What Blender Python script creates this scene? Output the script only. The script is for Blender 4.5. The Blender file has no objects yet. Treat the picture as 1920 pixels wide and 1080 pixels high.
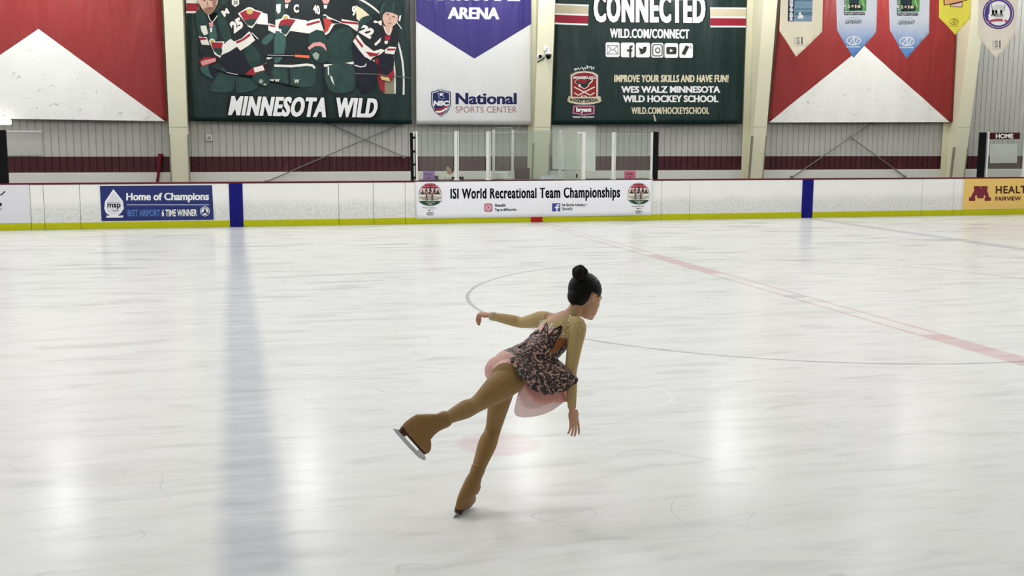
import bpy, bmesh, math, random
from mathutils import Vector, Matrix
random.seed(7)
PI = math.pi
col = bpy.context.scene.collection
sc = bpy.context.scene

# ------------------------------------------------------------------ camera
FPX = 2048.6
CAM = Vector((-7.668, -27.1635, 2.2058))
RX = Vector((0.969057, -0.246802, 0.004098))
UP = Vector((0.030107, 0.134660, 0.990434))
FW = Vector((0.244993, 0.959664, -0.137924))
cd = bpy.data.cameras.new('camera')
cam = bpy.data.objects.new('camera', cd)
col.objects.link(cam)
cd.sensor_fit = 'HORIZONTAL'; cd.sensor_width = 36.0; cd.lens = FPX * 36.0 / 1920.0
cd.clip_start = 0.05; cd.clip_end = 300
cam.matrix_world = Matrix(((RX.x, UP.x, -FW.x, CAM.x), (RX.y, UP.y, -FW.y, CAM.y), (RX.z, UP.z, -FW.z, CAM.z), (0, 0, 0, 1)))
sc.camera = cam

# ------------------------------------------------------------------ light set-up
sc.view_settings.view_transform = 'Standard'
sc.view_settings.look = 'None'
sc.view_settings.gamma = 1.0
sc.view_settings.use_curve_mapping = False
sc.view_settings.exposure = 0.0
LAMP_POWER = 224.0
world = bpy.data.worlds.new('world'); sc.world = world
world.use_nodes = True
world.node_tree.nodes['Background'].inputs[0].default_value = (0.9, 0.95, 1.0, 1)
world.node_tree.nodes['Background'].inputs[1].default_value = 0.15

# ------------------------------------------------------------------ pixel -> place helpers (used to measure the photo)
def ray(px, py):
    return RX * ((px - 960) / FPX) + UP * ((540 - py) / FPX) + FW
def W(px, py, Y):
    d = ray(px, py)
    return CAM + d * ((Y - CAM.y) / d.y)
def G(px, py):
    d = ray(px, py)
    return CAM + d * (-CAM.z / d.z)
def PXY(p):
    d = Vector(p) - CAM
    z = d.dot(FW)
    return (960 + FPX * d.dot(RX) / z, 540 - FPX * d.dot(UP) / z)

# ------------------------------------------------------------------ materials
def lin(c):
    c = c / 255.0
    return c / 12.92 if c <= 0.04045 else ((c + 0.055) / 1.055) ** 2.4
def L3(rgb, k=1.0):
    return (min(1, lin(rgb[0]) * k), min(1, lin(rgb[1]) * k), min(1, lin(rgb[2]) * k), 1)
class NG:
    def __init__(s, name):
        s.m = bpy.data.materials.new(name); s.m.use_nodes = True
        s.t = s.m.node_tree; s.b = s.t.nodes['Principled BSDF']; s.out = s.t.nodes['Material Output']
    def n(s, t, **kw):
        nd = s.t.nodes.new(t)
        for k, v in kw.items(): setattr(nd, k, v)
        return nd
    def L(s, a, b): s.t.links.new(a, b)
    def put(s, sock, v):
        if isinstance(v, (int, float)): sock.default_value = v
        elif isinstance(v, (tuple, list)): sock.default_value = v
        else: s.L(v, sock)
    def math(s, op, a, b=0.0, c=None):
        nd = s.n('ShaderNodeMath', operation=op)
        s.put(nd.inputs[0], a); s.put(nd.inputs[1], b)
        if c is not None: s.put(nd.inputs[2], c)
        return nd.outputs[0]
    def mr(s, v, a, b, c=0.0, d=1.0, smooth=True):
        nd = s.n('ShaderNodeMapRange'); nd.clamp = True
        if smooth: nd.interpolation_type = 'SMOOTHSTEP'
        s.put(nd.inputs[0], v)
        for i, x in enumerate((a, b, c, d)): s.put(nd.inputs[1 + i], x)
        return nd.outputs[0]
    def noise(s, vec, scale, detail=4, rough=0.55, dist=0.0):
        nd = s.n('ShaderNodeTexNoise')
        if vec is not None: s.L(vec, nd.inputs['Vector'])
        nd.inputs['Scale'].default_value = scale; nd.inputs['Detail'].default_value = detail
        nd.inputs['Roughness'].default_value = rough; nd.inputs['Distortion'].default_value = dist
        return nd.outputs['Fac']
    def mapping(s, vec, scale=(1, 1, 1), rot=(0, 0, 0), loc=(0, 0, 0)):
        nd = s.n('ShaderNodeMapping'); s.L(vec, nd.inputs[0])
        nd.inputs['Scale'].default_value = scale; nd.inputs['Rotation'].default_value = rot; nd.inputs['Location'].default_value = loc
        return nd.outputs[0]
    def mix(s, f, a, b):
        nd = s.n('ShaderNodeMix', data_type='RGBA')
        s.put(nd.inputs['Factor'], f); s.put(nd.inputs['A'], a); s.put(nd.inputs['B'], b)
        return nd.outputs['Result']
    def pos(s): return s.n('ShaderNodeNewGeometry').outputs['Position']
    def obj(s): return s.n('ShaderNodeTexCoord').outputs['Object']
    def sep(s, v):
        nd = s.n('ShaderNodeSeparateXYZ'); s.L(v, nd.inputs[0]); return nd.outputs
    def bump(s, h, strength, dist=0.01):
        nd = s.n('ShaderNodeBump'); nd.inputs['Strength'].default_value = strength; nd.inputs['Distance'].default_value = dist
        s.L(h, nd.inputs['Height']); s.L(nd.outputs[0], s.b.inputs['Normal'])
MATS = {}
def pm(name, rgb, rough=0.6, var=0.05, scale=6.0, metal=0.0, bump=0.0, spec=0.22):
    """plain surface with a little procedural variation"""
    if name in MATS: return MATS[name]
    g = NG(name)
    f = g.noise(g.pos(), scale, 5)
    c = g.mix(f, L3(rgb, 1 - var), L3(rgb, 1 + var))
    g.L(c, g.b.inputs['Base Color'])
    g.b.inputs['Roughness'].default_value = rough; g.b.inputs['Metallic'].default_value = metal
    g.b.inputs['Specular IOR Level'].default_value = spec
    if bump: g.bump(g.noise(g.pos(), scale * 5, 4), bump)
    MATS[name] = g.m
    return g.m

# ------------------------------------------------------------------ object helpers
def tag(o, label=None, cat=None, group=None, kind=None):
    if label: o['label'] = label
    if cat: o['category'] = cat
    if group: o['group'] = group
    if kind: o['kind'] = kind
    return o
def empty(name, loc=(0, 0, 0), label=None, cat=None, group=None):
    o = bpy.data.objects.new(name, None); col.objects.link(o)
    o.location = loc; o.empty_display_size = 0.1
    return tag(o, label, cat, group)
def link(name, me, parent=None, mats=()):
    for m in mats: me.materials.append(m)
    o = bpy.data.objects.new(name, me); col.objects.link(o)
    if parent is not None:
        o.parent = parent
        if parent.parent is None:
            o.matrix_parent_inverse = Matrix.Translation(-Vector(parent.location))
    return o
def obj(name, bm, mat, parent=None, smooth=False):
    bmesh.ops.recalc_face_normals(bm, faces=bm.faces)
    me = bpy.data.meshes.new(name); bm.to_mesh(me); bm.free()
    if smooth:
        for p in me.polygons: p.use_smooth = True
    return link(name, me, parent, mat if isinstance(mat, (list, tuple)) else [mat])
def BM(): return bmesh.new()
def box(bm, lo, hi, mi=0, bev=0.0):
    r = bmesh.ops.create_cube(bm, size=1)
    vs = r['verts']; c = [(lo[i] + hi[i]) / 2 for i in range(3)]; s = [abs(hi[i] - lo[i]) for i in range(3)]
    for v in vs: v.co = Vector((c[0] + v.co.x * s[0], c[1] + v.co.y * s[1], c[2] + v.co.z * s[2]))
    fs = list({f for v in vs for f in v.link_faces})
    for f in fs: f.material_index = mi
    if bev > 0:
        es = list({e for f in fs for e in f.edges})
        bmesh.ops.bevel(bm, geom=es, offset=bev, segments=2, affect='EDGES', profile=0.5)
def frame_of(d):
    d = Vector(d).normalized(); a = Vector((0, 0, 1)) if abs(d.z) < 0.9 else Vector((1, 0, 0))
    x = a.cross(d).normalized(); return x, d.cross(x)
def tube(bm, pts, r, n=10, mi=0, cap=True):
    pts = [Vector(p) for p in pts]
    rs = r if isinstance(r, (list, tuple)) else [r] * len(pts)
    rings = []
    d0 = (pts[1] - pts[0]); x, y = frame_of(d0)
    for i, p in enumerate(pts):
        d = (pts[min(i + 1, len(pts) - 1)] - pts[max(i - 1, 0)]).normalized()
        x = (x - d * x.dot(d)).normalized(); y = d.cross(x)
        rings.append([bm.verts.new(p + (x * math.cos(2 * PI * k / n) + y * math.sin(2 * PI * k / n)) * rs[i]) for k in range(n)])
    for a, b in zip(rings, rings[1:]):
        for k in range(n):
            f = bm.faces.new((a[k], a[(k + 1) % n], b[(k + 1) % n], b[k])); f.material_index = mi
    if cap:
        f = bm.faces.new(rings[0][::-1]); f.material_index = mi
        f = bm.faces.new(rings[-1]); f.material_index = mi
    return rings
def loft(bm, rings, n=20, mi=0, cap=True, power=2.0):
    """rings: (centre, axisA, axisB)"""
    out = []
    for c, a, b in rings:
        c, a, b = Vector(c), Vector(a), Vector(b); rr = []
        for k in range(n):
            t = 2 * PI * k / n; ct, st = math.cos(t), math.sin(t)
            if power != 2.0:
                ct = math.copysign(abs(ct) ** (2 / power), ct); st = math.copysign(abs(st) ** (2 / power), st)
            rr.append(bm.verts.new(c + a * ct + b * st))
        out.append(rr)
    for p, q in zip(out, out[1:]):
        for k in range(n):
            f = bm.faces.new((p[k], p[(k + 1) % n], q[(k + 1) % n], q[k])); f.material_index = mi
    if cap:
        for rr in (out[0][::-1], out[-1]):
            f = bm.faces.new(rr); f.material_index = mi
    return out
def ball(bm, c, ax, ay, az, seg=16, mi=0):
    m = Matrix((( ax[0], ay[0], az[0], c[0]), (ax[1], ay[1], az[1], c[1]), (ax[2], ay[2], az[2], c[2]), (0, 0, 0, 1)))
    r = bmesh.ops.create_uvsphere(bm, u_segments=seg, v_segments=max(6, seg * 2 // 3), radius=1.0, matrix=m)
    for v in r['verts']:
        for f in v.link_faces: f.material_index = mi
    return r['verts']
def sph(bm, c, r, seg=12, mi=0): return ball(bm, c, (r, 0, 0), (0, r, 0), (0, 0, r), seg, mi)
def catmull(pts, k=4, closed=True):
    n = len(pts); out = []
    for i in range(n if closed else n - 1):
        p0, p1, p2, p3 = [pts[(i + j) % n] if closed else pts[max(0, min(n - 1, i + j))] for j in (-1, 0, 1, 2)]
        for s in range(k):
            t = s / k
            out.append(tuple(0.5 * (2 * b + (c - a) * t + (2 * a - 5 * b + 4 * c - d) * t * t + (3 * b - a - 3 * c + d) * t ** 3) for a, b, c, d in zip(p0, p1, p2, p3)))
    if not closed: out.append(tuple(pts[-1]))
    return out

# ------------------------------------------------------------------ lettering / printed pictures on flat faces
def text_mesh(s, bold=0.0, spacing=1.0):
    cu = bpy.data.curves.new('lettering', 'FONT'); cu.body = s; cu.offset = bold; cu.resolution_u = 3; cu.space_character = spacing
    cu.align_x = 'LEFT'
    o = bpy.data.objects.new('lettering', cu); col.objects.link(o)
    dg = bpy.context.evaluated_depsgraph_get(); dg.update()
    me = o.evaluated_get(dg).to_mesh()
    vs = [(v.co.x, v.co.y) for v in me.vertices]; fs = [tuple(p.vertices) for p in me.polygons]
    o.evaluated_get(dg).to_mesh_clear()
    bpy.data.objects.remove(o); bpy.data.curves.remove(cu)
    return vs, fs
class Art:
    """flat print on a face at depth Y; points are given as measured on the photograph"""
    def __init__(s, Y, wave=None, tf=None, step=0.0008):
        s.bm = BM(); s.Y = Y; s.wave = wave; s.mats = []; s.k = 1; s.tf = tf or (lambda x, y: (x, y)); s.step = step
    def mi(s, m):
        if m not in s.mats: s.mats.append(m)
        return s.mats.index(m)
    def v(s, x, y):
        p = W(x, y, s.Y)
        p.y -= s.step * s.k + 0.002
        return s.bm.verts.new(p)
    def poly(s, pts, m, smooth=0, keep=False):
        if smooth: pts = catmull(pts, smooth)
        f = s.bm.faces.new([s.v(*s.tf(*p)) for p in pts]); f.material_index = s.mi(m)
        if not keep: s.k += 1
        return s
    def rect(s, x0, y0, x1, y1, m): return s.poly([(x0, y0), (x1, y0), (x1, y1), (x0, y1)], m)
    def ell(s, cx, cy, rx, ry, m, a0=0, a1=360, n=28):
        return s.poly([(cx + rx * math.cos(math.radians(a0 + (a1 - a0) * i / n)), cy + ry * math.sin(math.radians(a0 + (a1 - a0) * i / n))) for i in range(n if a1 - a0 >= 360 else n + 1)], m)
    def line(s, pts, w, m, smooth=0, closed=False):
        if smooth: pts = catmull(pts, smooth, closed)
        if closed: pts = list(pts) + [pts[0]]
        n = len(pts); l = []; r = []
        for i, p in enumerate(pts):
            a = pts[max(0, i - 1)]; b = pts[min(n - 1, i + 1)]
            if closed and i in (0, n - 1): a = pts[-2]; b = pts[1]
            dx, dy = b[0] - a[0], b[1] - a[1]; q = math.hypot(dx, dy) or 1
            nx, ny = -dy / q * w / 2, dx / q * w / 2
            l.append(s.v(*s.tf(p[0] + nx, p[1] + ny))); r.append(s.v(*s.tf(p[0] - nx, p[1] - ny)))
        mi = s.mi(m)
        for i in range(n - 1):
            f = s.bm.faces.new((l[i], l[i + 1], r[i + 1], r[i])); f.material_index = mi
        s.k += 1
        return s
    def ring(s, cx, cy, rx, ry, w, m, a0=0, a1=360, n=28):
        return s.line([(cx + rx * math.cos(math.radians(a0 + (a1 - a0) * i / n)), cy + ry * math.sin(math.radians(a0 + (a1 - a0) * i / n))) for i in range(n + 1)], w, m)
    def text(s, t, quad, m, bold=0.0, spacing=1.0, bend=0.0, hb=0.0, xh=None):
        """quad: TL, TR, BR, BL corners of the inked box"""
        vs, fs = text_mesh(t, bold, spacing)
        x0 = min(v[0] for v in vs); x1 = max(v[0] for v in vs); y0 = min(v[1] for v in vs); y1 = max(v[1] for v in vs)
        if xh:      # taller small letters, as in condensed display faces
            a_, b_ = xh; cap = 0.73
            vs = [(x, y if y <= 0 else (y * b_ / a_ if y < a_ * cap else (b_ * cap + (y - a_ * cap) * (1 - b_) / (1 - a_)))) for x, y in vs]
            y0 = min(v[1] for v in vs); y1 = max(v[1] for v in vs)
        if hb:
            for sh in (-hb, hb):
                s.text(t, tuple((p[0] + sh, p[1]) for p in quad), m, bold, spacing, bend, 0, xh)
        tl, tr, br, bl = quad; out = []
        for x, y in vs:
            u = (x - x0) / (x1 - x0); w = (y1 - y) / (y1 - y0)
            px = (1 - w) * ((1 - u) * tl[0] + u * tr[0]) + w * ((1 - u) * bl[0] + u * br[0])
            py = (1 - w) * ((1 - u) * tl[1] + u * tr[1]) + w * ((1 - u) * bl[1] + u * br[1])
            py += bend * (4 * (u - 0.5) ** 2 - 1)
            out.append(s.v(*s.tf(px, py)))
        mi = s.mi(m)
        for f in fs:
            try: s.bm.faces.new([out[i] for i in f]).material_index = mi
            except ValueError: pass
        s.k += 1
        return s
    def box_text(s, t, x0, y0, x1, y1, m, bold=0.0, slope=0.0, lean=0.0, spacing=1.0, bend=0.0, hb=0.0, xh=None):
        d = slope * (x1 - x0)
        return s.text(t, ((x0 + lean, y0), (x1 + lean, y0 + d), (x1, y1 + d), (x0, y1)), m, bold, spacing, bend, hb, xh)
    def build(s, name, parent=None):
        me = bpy.data.meshes.new(name)
        if s.wave:      # follow the folds of the cloth
            xs = [v.co.x for v in s.bm.verts]; zs = [v.co.z for v in s.bm.verts]
            for ax, lo, hi, st in ((0, min(xs), max(xs), 0.13), (2, min(zs), max(zs), 0.3)):
                c = math.floor(lo / st) * st + st
                while c < hi:
                    no = Vector((1, 0, 0)) if ax == 0 else Vector((0, 0, 1))
                    bmesh.ops.bisect_plane(s.bm, geom=s.bm.verts[:] + s.bm.edges[:] + s.bm.faces[:], plane_co=no * c, plane_no=no, dist=1e-5)
                    c += st
            for v in s.bm.verts: v.co.y += s.wave(v.co.x, v.co.z)
        for f in s.bm.faces:
            f.normal_update()
            if f.normal.y > 0: f.normal_flip()
        s.bm.to_mesh(me); s.bm.free()
        return link(name, me, parent, s.mats)
def crop(x0, y0, sc_): return lambda x, y: (x0 + x / sc_, y0 + y / sc_)

# ================================================================== SETTING
YW = 5.5            # back wall
YB = 5.22           # hanging banners
ICE_MID = -13.5     # centre of the ice
def make_ice():
    g = NG('ice'); P = g.pos(); X, Y, Z = g.sep(P)
    M = g.math
    wob = M('MULTIPLY', M('SUBTRACT', g.noise(P, 2.2, 3), 0.5), 0.07)
    streakP = g.mapping(P, (0.55, 2.6, 1), (0, 0, 0.12))
    n1 = g.noise(P, 0.55, 6, 0.6)
    n2 = g.noise(streakP, 1.1, 5, 0.55, 0.5)
    n3 = g.noise(streakP, 3.0, 3, 0.5, 0.4)
    base = g.mix(g.mr(n3, 0.25, 0.8), L3((233, 233, 231)), L3((236, 236, 235)))
    far = g.mr(Y, -17, -6, 0.35, 1.0)
    dirt = M('MULTIPLY', M('MULTIPLY', g.mr(n2, 0.44, 0.78), g.mr(n1, 0.36, 0.60)), far)
    dirt = M('MULTIPLY', dirt, 1.0)
    base = g.mix(dirt, base, L3((184, 185, 182)))
    n4 = g.noise(g.mapping(P, (0.8, 3.4, 1), (0, 0, -0.2)), 1.7, 4, 0.55, 0.6)
    base = g.mix(M('MULTIPLY', g.mr(n4, 0.48, 0.78), 0.5), base, L3((196, 197, 195)))
    # faded paint under the surface
    def band(d, a, b): return g.mr(M('ABSOLUTE', d), a, b, 1.0, 0.0)
    worn = g.mr(g.noise(streakP, 2.3, 6, 0.65), 0.25, 0.7, 0.45, 1.0)
    for cx in (-7.61, 7.62):
        d = M('ADD', M('SUBTRACT', X, cx), wob)
        b_ = M('MULTIPLY', M('MULTIPLY', band(d, 0.09, 0.27), worn), 0.68)
        base = g.mix(b_, base, L3((176, 179, 195)))
    d = M('ADD', X, 0.08)
    edge = M('MULTIPLY', M('MULTIPLY', g.mr(M('ABSOLUTE', d), 0.09, 0.115), band(d, 0.155, 0.18)), 0.8)
    solid = band(d, 0.14, 0.19)
    seg = M('MAXIMUM', M('MULTIPLY', g.mr(Y, -10.95, -10.8, smooth=False), g.mr(Y, -8.1, -7.95, 1, 0, smooth=False)), g.mr(Y, -16.6, -16.45, 1, 0, smooth=False))
    red = M('MULTIPLY', M('MAXIMUM', edge, M('MULTIPLY', solid, seg)), worn)
    base = g.mix(M('MULTIPLY', red, 0.66), base, L3((208, 156, 164)))
    rr = M('SQRT', M('ADD', M('POWER', M('ADD', X, 0.1), 2.0), M('POWER', M('SUBTRACT', Y, ICE_MID), 2.0)))
    circ = band(M('ADD', M('SUBTRACT', rr, 4.57), M('MULTIPLY', wob, 0.3)), 0.008, 0.04)
    base = g.mix(M('MULTIPLY', M('MULTIPLY', circ, worn), 0.8), base, L3((150, 152, 160)))
    base = g.mix(M('MULTIPLY', g.mr(rr, 0.14, 0.2, 1, 0), 0.4), base, L3((170, 175, 190)))
    for px, py in ((935, 832), (1708, 460)):
        c = G(px, py)
        r2 = M('SQRT', M('ADD', M('POWER', M('SUBTRACT', X, c.x), 2.0), M('POWER', M('SUBTRACT', Y, c.y), 2.0)))
        r2 = M('ADD', r2, M('MULTIPLY', wob, 0.6))
        base = g.mix(M('MULTIPLY', M('MULTIPLY', g.mr(r2, 0.24, 0.36, 1, 0), worn), 0.45), base, L3((212, 174, 180)))
    # skate scratches
    sN = g.noise(g.mapping(P, (0.8, 1.0, 1)), 0.55, 2, 0.4, 0.5)
    fr = M('FRACT', M('MULTIPLY', sN, 9.0))
    scr = M('MULTIPLY', g.mr(M('ABSOLUTE', M('SUBTRACT', fr, 0.5)), 0.006, 0.02, 1, 0), g.mr(g.noise(P, 1.3, 2), 0.5, 0.65))
    base = g.mix(M('MULTIPLY', scr, 0.35), base, L3((186, 187, 189)))
    # one white turn mark beside the skater
    c = G(1160, 742); e = G(1247, 757); rad = (e - c).length
    dx = M('SUBTRACT', X, c.x); dy = M('SUBTRACT', Y, c.y)
    r3 = M('SQRT', M('ADD', M('POWER', dx, 2.0), M('POWER', dy, 2.0)))
    arc = M('MULTIPLY', g.mr(M('ABSOLUTE', M('SUBTRACT', r3, rad)), 0.008, 0.025, 1, 0), g.mr(dx, 0.02, 0.12))
    base = g.mix(M('MULTIPLY', arc, 0.7), base, L3((240, 240, 240)))
    g.L(base, g.b.inputs['Base Color'])
    g.b.inputs['Roughness'].default_value = 0.2; g.b.inputs['Specular IOR Level'].default_value = 0.035
    g.b.inputs['IOR'].default_value = 1.31
    hb = g.noise(g.mapping(P, (1, 1.5, 1)), 3.5, 4, 0.5)
    g.bump(hb, 0.02, 0.02)
    return g.m
ICE = make_ice()
bm = BM(); box(bm, (-32, -27.6, -0.2), (32, 0.05, 0.0)); tag(obj('floor', bm, ICE), kind='structure')
MB_FLOOR = pm('rubber_floor', (70, 70, 70), 0.8)
bm = BM(); box(bm, (-32, 0.05, -0.2), (32, 6.0, 0.0)); tag(obj('floor_walkway', bm, MB_FLOOR), kind='structure')

def wall_mat():
    g = NG('corrugated_wall'); P = g.pos(); X, Y, Z = g.sep(P)
    n = g.noise(g.mapping(P, (1, 1, 0.35)), 3.0, 6, 0.6)
    grey = g.mix(n, L3((176, 176, 169)), L3((192, 192, 186)))
    spots = g.mr(g.noise(P, 5.5, 4, 0.5, 0.6), 0.70, 0.76)
    grey = g.mix(g.math('MULTIPLY', spots, 0.55), grey, L3((110, 110, 106)))
    n2 = g.noise(g.mapping(P, (6, 1, 0.8)), 1.6, 5, 0.6)
    maroon = g.mix(g.math('MULTIPLY', g.mr(n2, 0.56, 0.72), 0.5), L3((64, 4, 20)), L3((112, 56, 72)))
    k = g.math('MULTIPLY', g.mr(Z, 1.135, 1.145, smooth=False), g.mr(Z, 1.58, 1.59, 1, 0, smooth=False))
    c = g.mix(k, grey, maroon)
    g.L(c, g.b.inputs['Base Color']); g.b.inputs['Roughness'].default_value = 0.6
    return g.m
WALL = wall_mat()
def corrugated():
    bm = BM(); pts = []
    x = -31.0
    while x < 31.0:
        pts += [(x, 0.0), (x + 0.165, 0.0), (x + 0.172, 0.022), (x + 0.188, 0.022)]
        x += 0.195
    lo = [bm.verts.new((px, YW + d, 1.12)) for px, d in pts]; hi = [bm.verts.new((px, YW + d, 9.6)) for px, d in pts]
    for i in range(len(pts) - 1): bm.faces.new((lo[i], lo[i + 1], hi[i + 1], hi[i]))
    me = bpy.data.meshes.new('wall_back'); bm.to_mesh(me); bm.free()
    return link('wall_back', me, None, [WALL])
tag(corrugated(), kind='structure')
M_BASE = pm('painted_concrete', (222, 221, 213), 0.7, 0.03, 2)
bm = BM(); box(bm, (-31, YW - 0.06, 0), (31, YW + 0.25, 1.14), bev=0.01); tag(obj('baseboard_back', bm, M_BASE), kind='structure')
M_SIDE = pm('side_wall_paint', (196, 196, 192), 0.7)
for nm, lo, hi in (('wall_left', (-31.3, -29.2, 0), (-31, YW, 9.6)), ('wall_right', (31, -29.2, 0), (31.3, YW, 9.6)), ('wall_front', (-31, -29.5, 0), (31, -29.2, 9.6))):
    bm = BM(); box(bm, lo, hi); tag(obj(nm, bm, M_SIDE), kind='structure')
bm = BM(); box(bm, (-31.3, -29.5, 9.6), (31.3, YW + 0.3, 9.75)); tag(obj('ceiling', bm, pm('ceiling_foil', (214, 214, 210), 0.6)), kind='structure')
bm = BM(); box(bm, (-32, -29.3, -0.2), (32, -27.6, 0.0)); tag(obj('floor_spectators', bm, MB_FLOOR), kind='structure')

# ------------------------------------------------------------------ high-bay lamps (above the frame; they light the hall)
M_HOUS = pm('lamp_housing', (225, 225, 225), 0.5)
def lamp(first):
    root = empty('ceiling_lamp', (0, 0, 0), 'white rectangular high bay lamp hanging from the arena ceiling above the ice', 'ceiling lamp', 'high bay lamps over the rink')
    bm = BM(); box(bm, (-0.62, -0.3, 8.05), (0.62, 0.3, 8.2), bev=0.02); obj('lamp_housing', bm, M_HOUS, root)
    for x in (-0.5, 0.5):
        bm = BM(); tube(bm, [(x, 0, 8.2), (x, 0, 9.6)], 0.012, 6); obj('hanging_rod', bm, M_HOUS, root)
    ld = bpy.data.lights.new('lamp_light', 'POINT'); ld.shadow_soft_size = 0.55; ld.energy = LAMP_POWER * .56
    ld.color = (0.985, 0.99, 1.0)
    lo = bpy.data.objects.new('lamp_light', ld); col.objects.link(lo); lo.parent = root; lo.location = (0, 0, 7.45)
    return root
proto = lamp(True); first = True
for yy, pw in ((1.3, .52), (3.0, .95), (-5.1, .54), (-11.5, .88), (-17.9, .98)):
    row_light = None
    for xx in (-24.8, -18.5, -12.2, -5.9, 0.4, 6.8, 13.1, 19.4):
        if first: r = proto; first = False
        else:
            r = proto.copy(); col.objects.link(r)
            for ch in proto.children:
                c = ch.copy(); c.parent = r; col.objects.link(c)
                if c.type == 'LIGHT':
                    if row_light is None: row_light = ch.data.copy(); row_light.energy = LAMP_POWER * pw; row_light.shadow_soft_size = .55 if yy < 3 else .28
                    c.data = row_light
        r.location = (xx, yy, 0)

# ------------------------------------------------------------------ tapered steel columns
M_COL = pm('cream_steel', (226, 223, 196), 0.55, 0.03, 1.5)
M_GUARD = pm('column_guard', (140, 138, 118), 0.5)
def column(label, bl, br, ml, mr_, tl, tr, ybot, g0, cent):
    """pixel edges of the front flange at bottom (y=335), middle (y=235), top (y=0)"""
    root = empty('steel_column', (W((bl + br) / 2, 335, 4.8).x, 5.1, 0), label, 'column', 'tapered steel columns on the back wall')
    def Yf(z): return 4.82 - 0.105 * (z - 0.9)
    def at(px, py):
        Y = 4.8
        for _ in range(4):
            p = W(px, py, Y); Y = Yf(p.z)
        return W(px, py, Y)
    P = [(at(bl, 335), at(br, 335)), (at(ml, 235), at(mr_, 235)), (at(tl, 0), at(tr, 0))]
    # the flange continues straight to the floor and to the roof beam
    def cx(z, i):
        a, b, c = P[0][i], P[1][i], P[2][i]
        if z < b.z: t = (z - a.z) / (b.z - a.z); return a.x + (b.x - a.x) * t
        t = (z - b.z) / (c.z - b.z); return b.x + (c.x - b.x) * t
    xm = sum(cx(z, i) for z in (1, 3, 5) for i in (0, 1)) / 6
    w = sum(cx(z, 1) - cx(z, 0) for z in (1, 3, 5)) / 3
    bm = BM(); bm2 = BM()
    zs = (0, 2.45, 9.58)
    def slab(b, x0, x1, fy0, fy1):
        vs = [[b.verts.new((x, f(z), z)) for z in zs for f in (fy0, fy1)] for x in (x0, x1)]
        for i in (0, 2):
            for s in (0, 1):
                q = vs[s]; b.faces.new((q[i], q[i + 1], q[i + 3], q[i + 2]))
            for j in (0, 1): b.faces.new((vs[0][i + j], vs[1][i + j], vs[1][i + 2 + j], vs[0][i + 2 + j]))
        for i in (0, 4): b.faces.new((vs[0][i], vs[0][i + 1], vs[1][i + 1], vs[1][i]))
    slab(bm, xm - w / 2, xm + w / 2, Yf, lambda z: Yf(z) + 0.03)
    obj('front_flange', bm, M_COL, root)
    slab(bm2, xm - 0.012, xm + 0.012, lambda z: Yf(z) + 0.03, lambda z: YW - 0.062 if z < 1 else YW - 0.03)
    obj('web_plate', bm2, M_COL, root)
    bm = BM(); slab(bm, xm - w / 2, xm + w / 2, lambda z: YW - 0.09, lambda z: YW - 0.062); obj('rear_flange', bm, M_COL, root)
    for sx in (-1, 1):
        bm = BM()
        x = xm + sx * (w / 2 + 0.004)
        zt = at(g0[0], g0[1]).z
        vs = []
        for xx in (x - 0.018, x + 0.018):
            for z in (0, zt):
                for d in (-0.012, 0.09): vs.append(bm.verts.new((xx, Yf(z) + d, z)))
        for q in ((0, 1, 3, 2), (4, 6, 7, 5), (0, 4, 5, 1), (2, 3, 7, 6), (0, 2, 6, 4), (1, 5, 7, 3)): bm.faces.new([vs[i] for i in q])
        obj('corner_guard', bm, M_GUARD, root)
    bm = BM(); z = at(ml, 238).z
    box(bm, (xm - w / 2 - 0.002, Yf(z) - 0.004, z - 0.006), (xm + w / 2 + 0.002, Yf(z) + 0.02, z + 0.006)); obj('weld_seam', bm, pm('seam_grey', (170, 167, 145), 0.6), root)
    root['xm'] = xm; 
    return root, Yf, xm, w
colA = column('cream steel column between the leftmost red banner and the hockey team banner', 323.5, 354, 316, 352, 304.4, 342.7, 0, (322, 252), 0)
colB = column('cream steel column carrying the two security cameras', 1000, 1027.5, 1001, 1033, 1011, 1041, 0, (1001, 268), 0)
colC = column('cream steel column between the green website banner and the red banner behind the pennants', 1407, 1428, 1413, 1438, 1432, 1460, 0, (1413, 255), 0)
colD = column('rightmost cream steel column, beside the HOME glass', 1788, 1808, 1795, 1820, 1822, 1847, 0, (1795, 276), 0)
for c_ in (colA, colB, colC, colD):
    del c_[0]['xm']; del c_[0]['group']

# ================================================================== RINK BOARDS
def board_white():
    g = NG('board_white'); P = g.pos(); X, Y, Z = g.sep(P); M = g.math
    base = g.mix(g.noise(P, 3, 4), L3((240, 240, 236)), L3((246, 246, 242)))
    n = g.noise(P, 16, 6, 0.7); n2 = g.noise(g.mapping(P, (0.7, 1, 1)), 2.0, 4)
    hgt = g.mr(M('ADD', Z, M('MULTIPLY', M('SUBTRACT', n2, 0.5), 0.30)), 0.40, 0.72, 1.0, 0.0)
    dirt = M('MULTIPLY', hgt, g.mr(n, 0.36, 0.66, 0.25, 1.0))
    base = g.mix(M('MULTIPLY', dirt, 0.62), base, L3((186, 187, 187)))
    puck = g.mr(g.noise(P, 11, 3, 0.5), 0.76, 0.80)
    base = g.mix(M('MULTIPLY', puck, 0.5), base, L3((90, 90, 92)))
    g.L(base, g.b.inputs['Base Color']); g.b.inputs['Roughness'].default_value = 0.35
    return g.m
M_BOARD = board_white()
M_KICK = pm('kick_yellow', (188, 190, 16), 0.4, 0.08, 5)
M_CAPR = pm('cap_maroon', (92, 26, 36), 0.5)
M_BLUE = pm('blue_line_paint', (6, 9, 112), 0.4, 0.12, 2)
M_REDK = pm('red_line_paint', (176, 30, 30), 0.4)
M_GAP = pm('seam_dark', (70, 70, 70), 0.8)
M_STEEL = pm('steel', (190, 192, 195), 0.3, 0.03, 6, metal=0.9)
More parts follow.
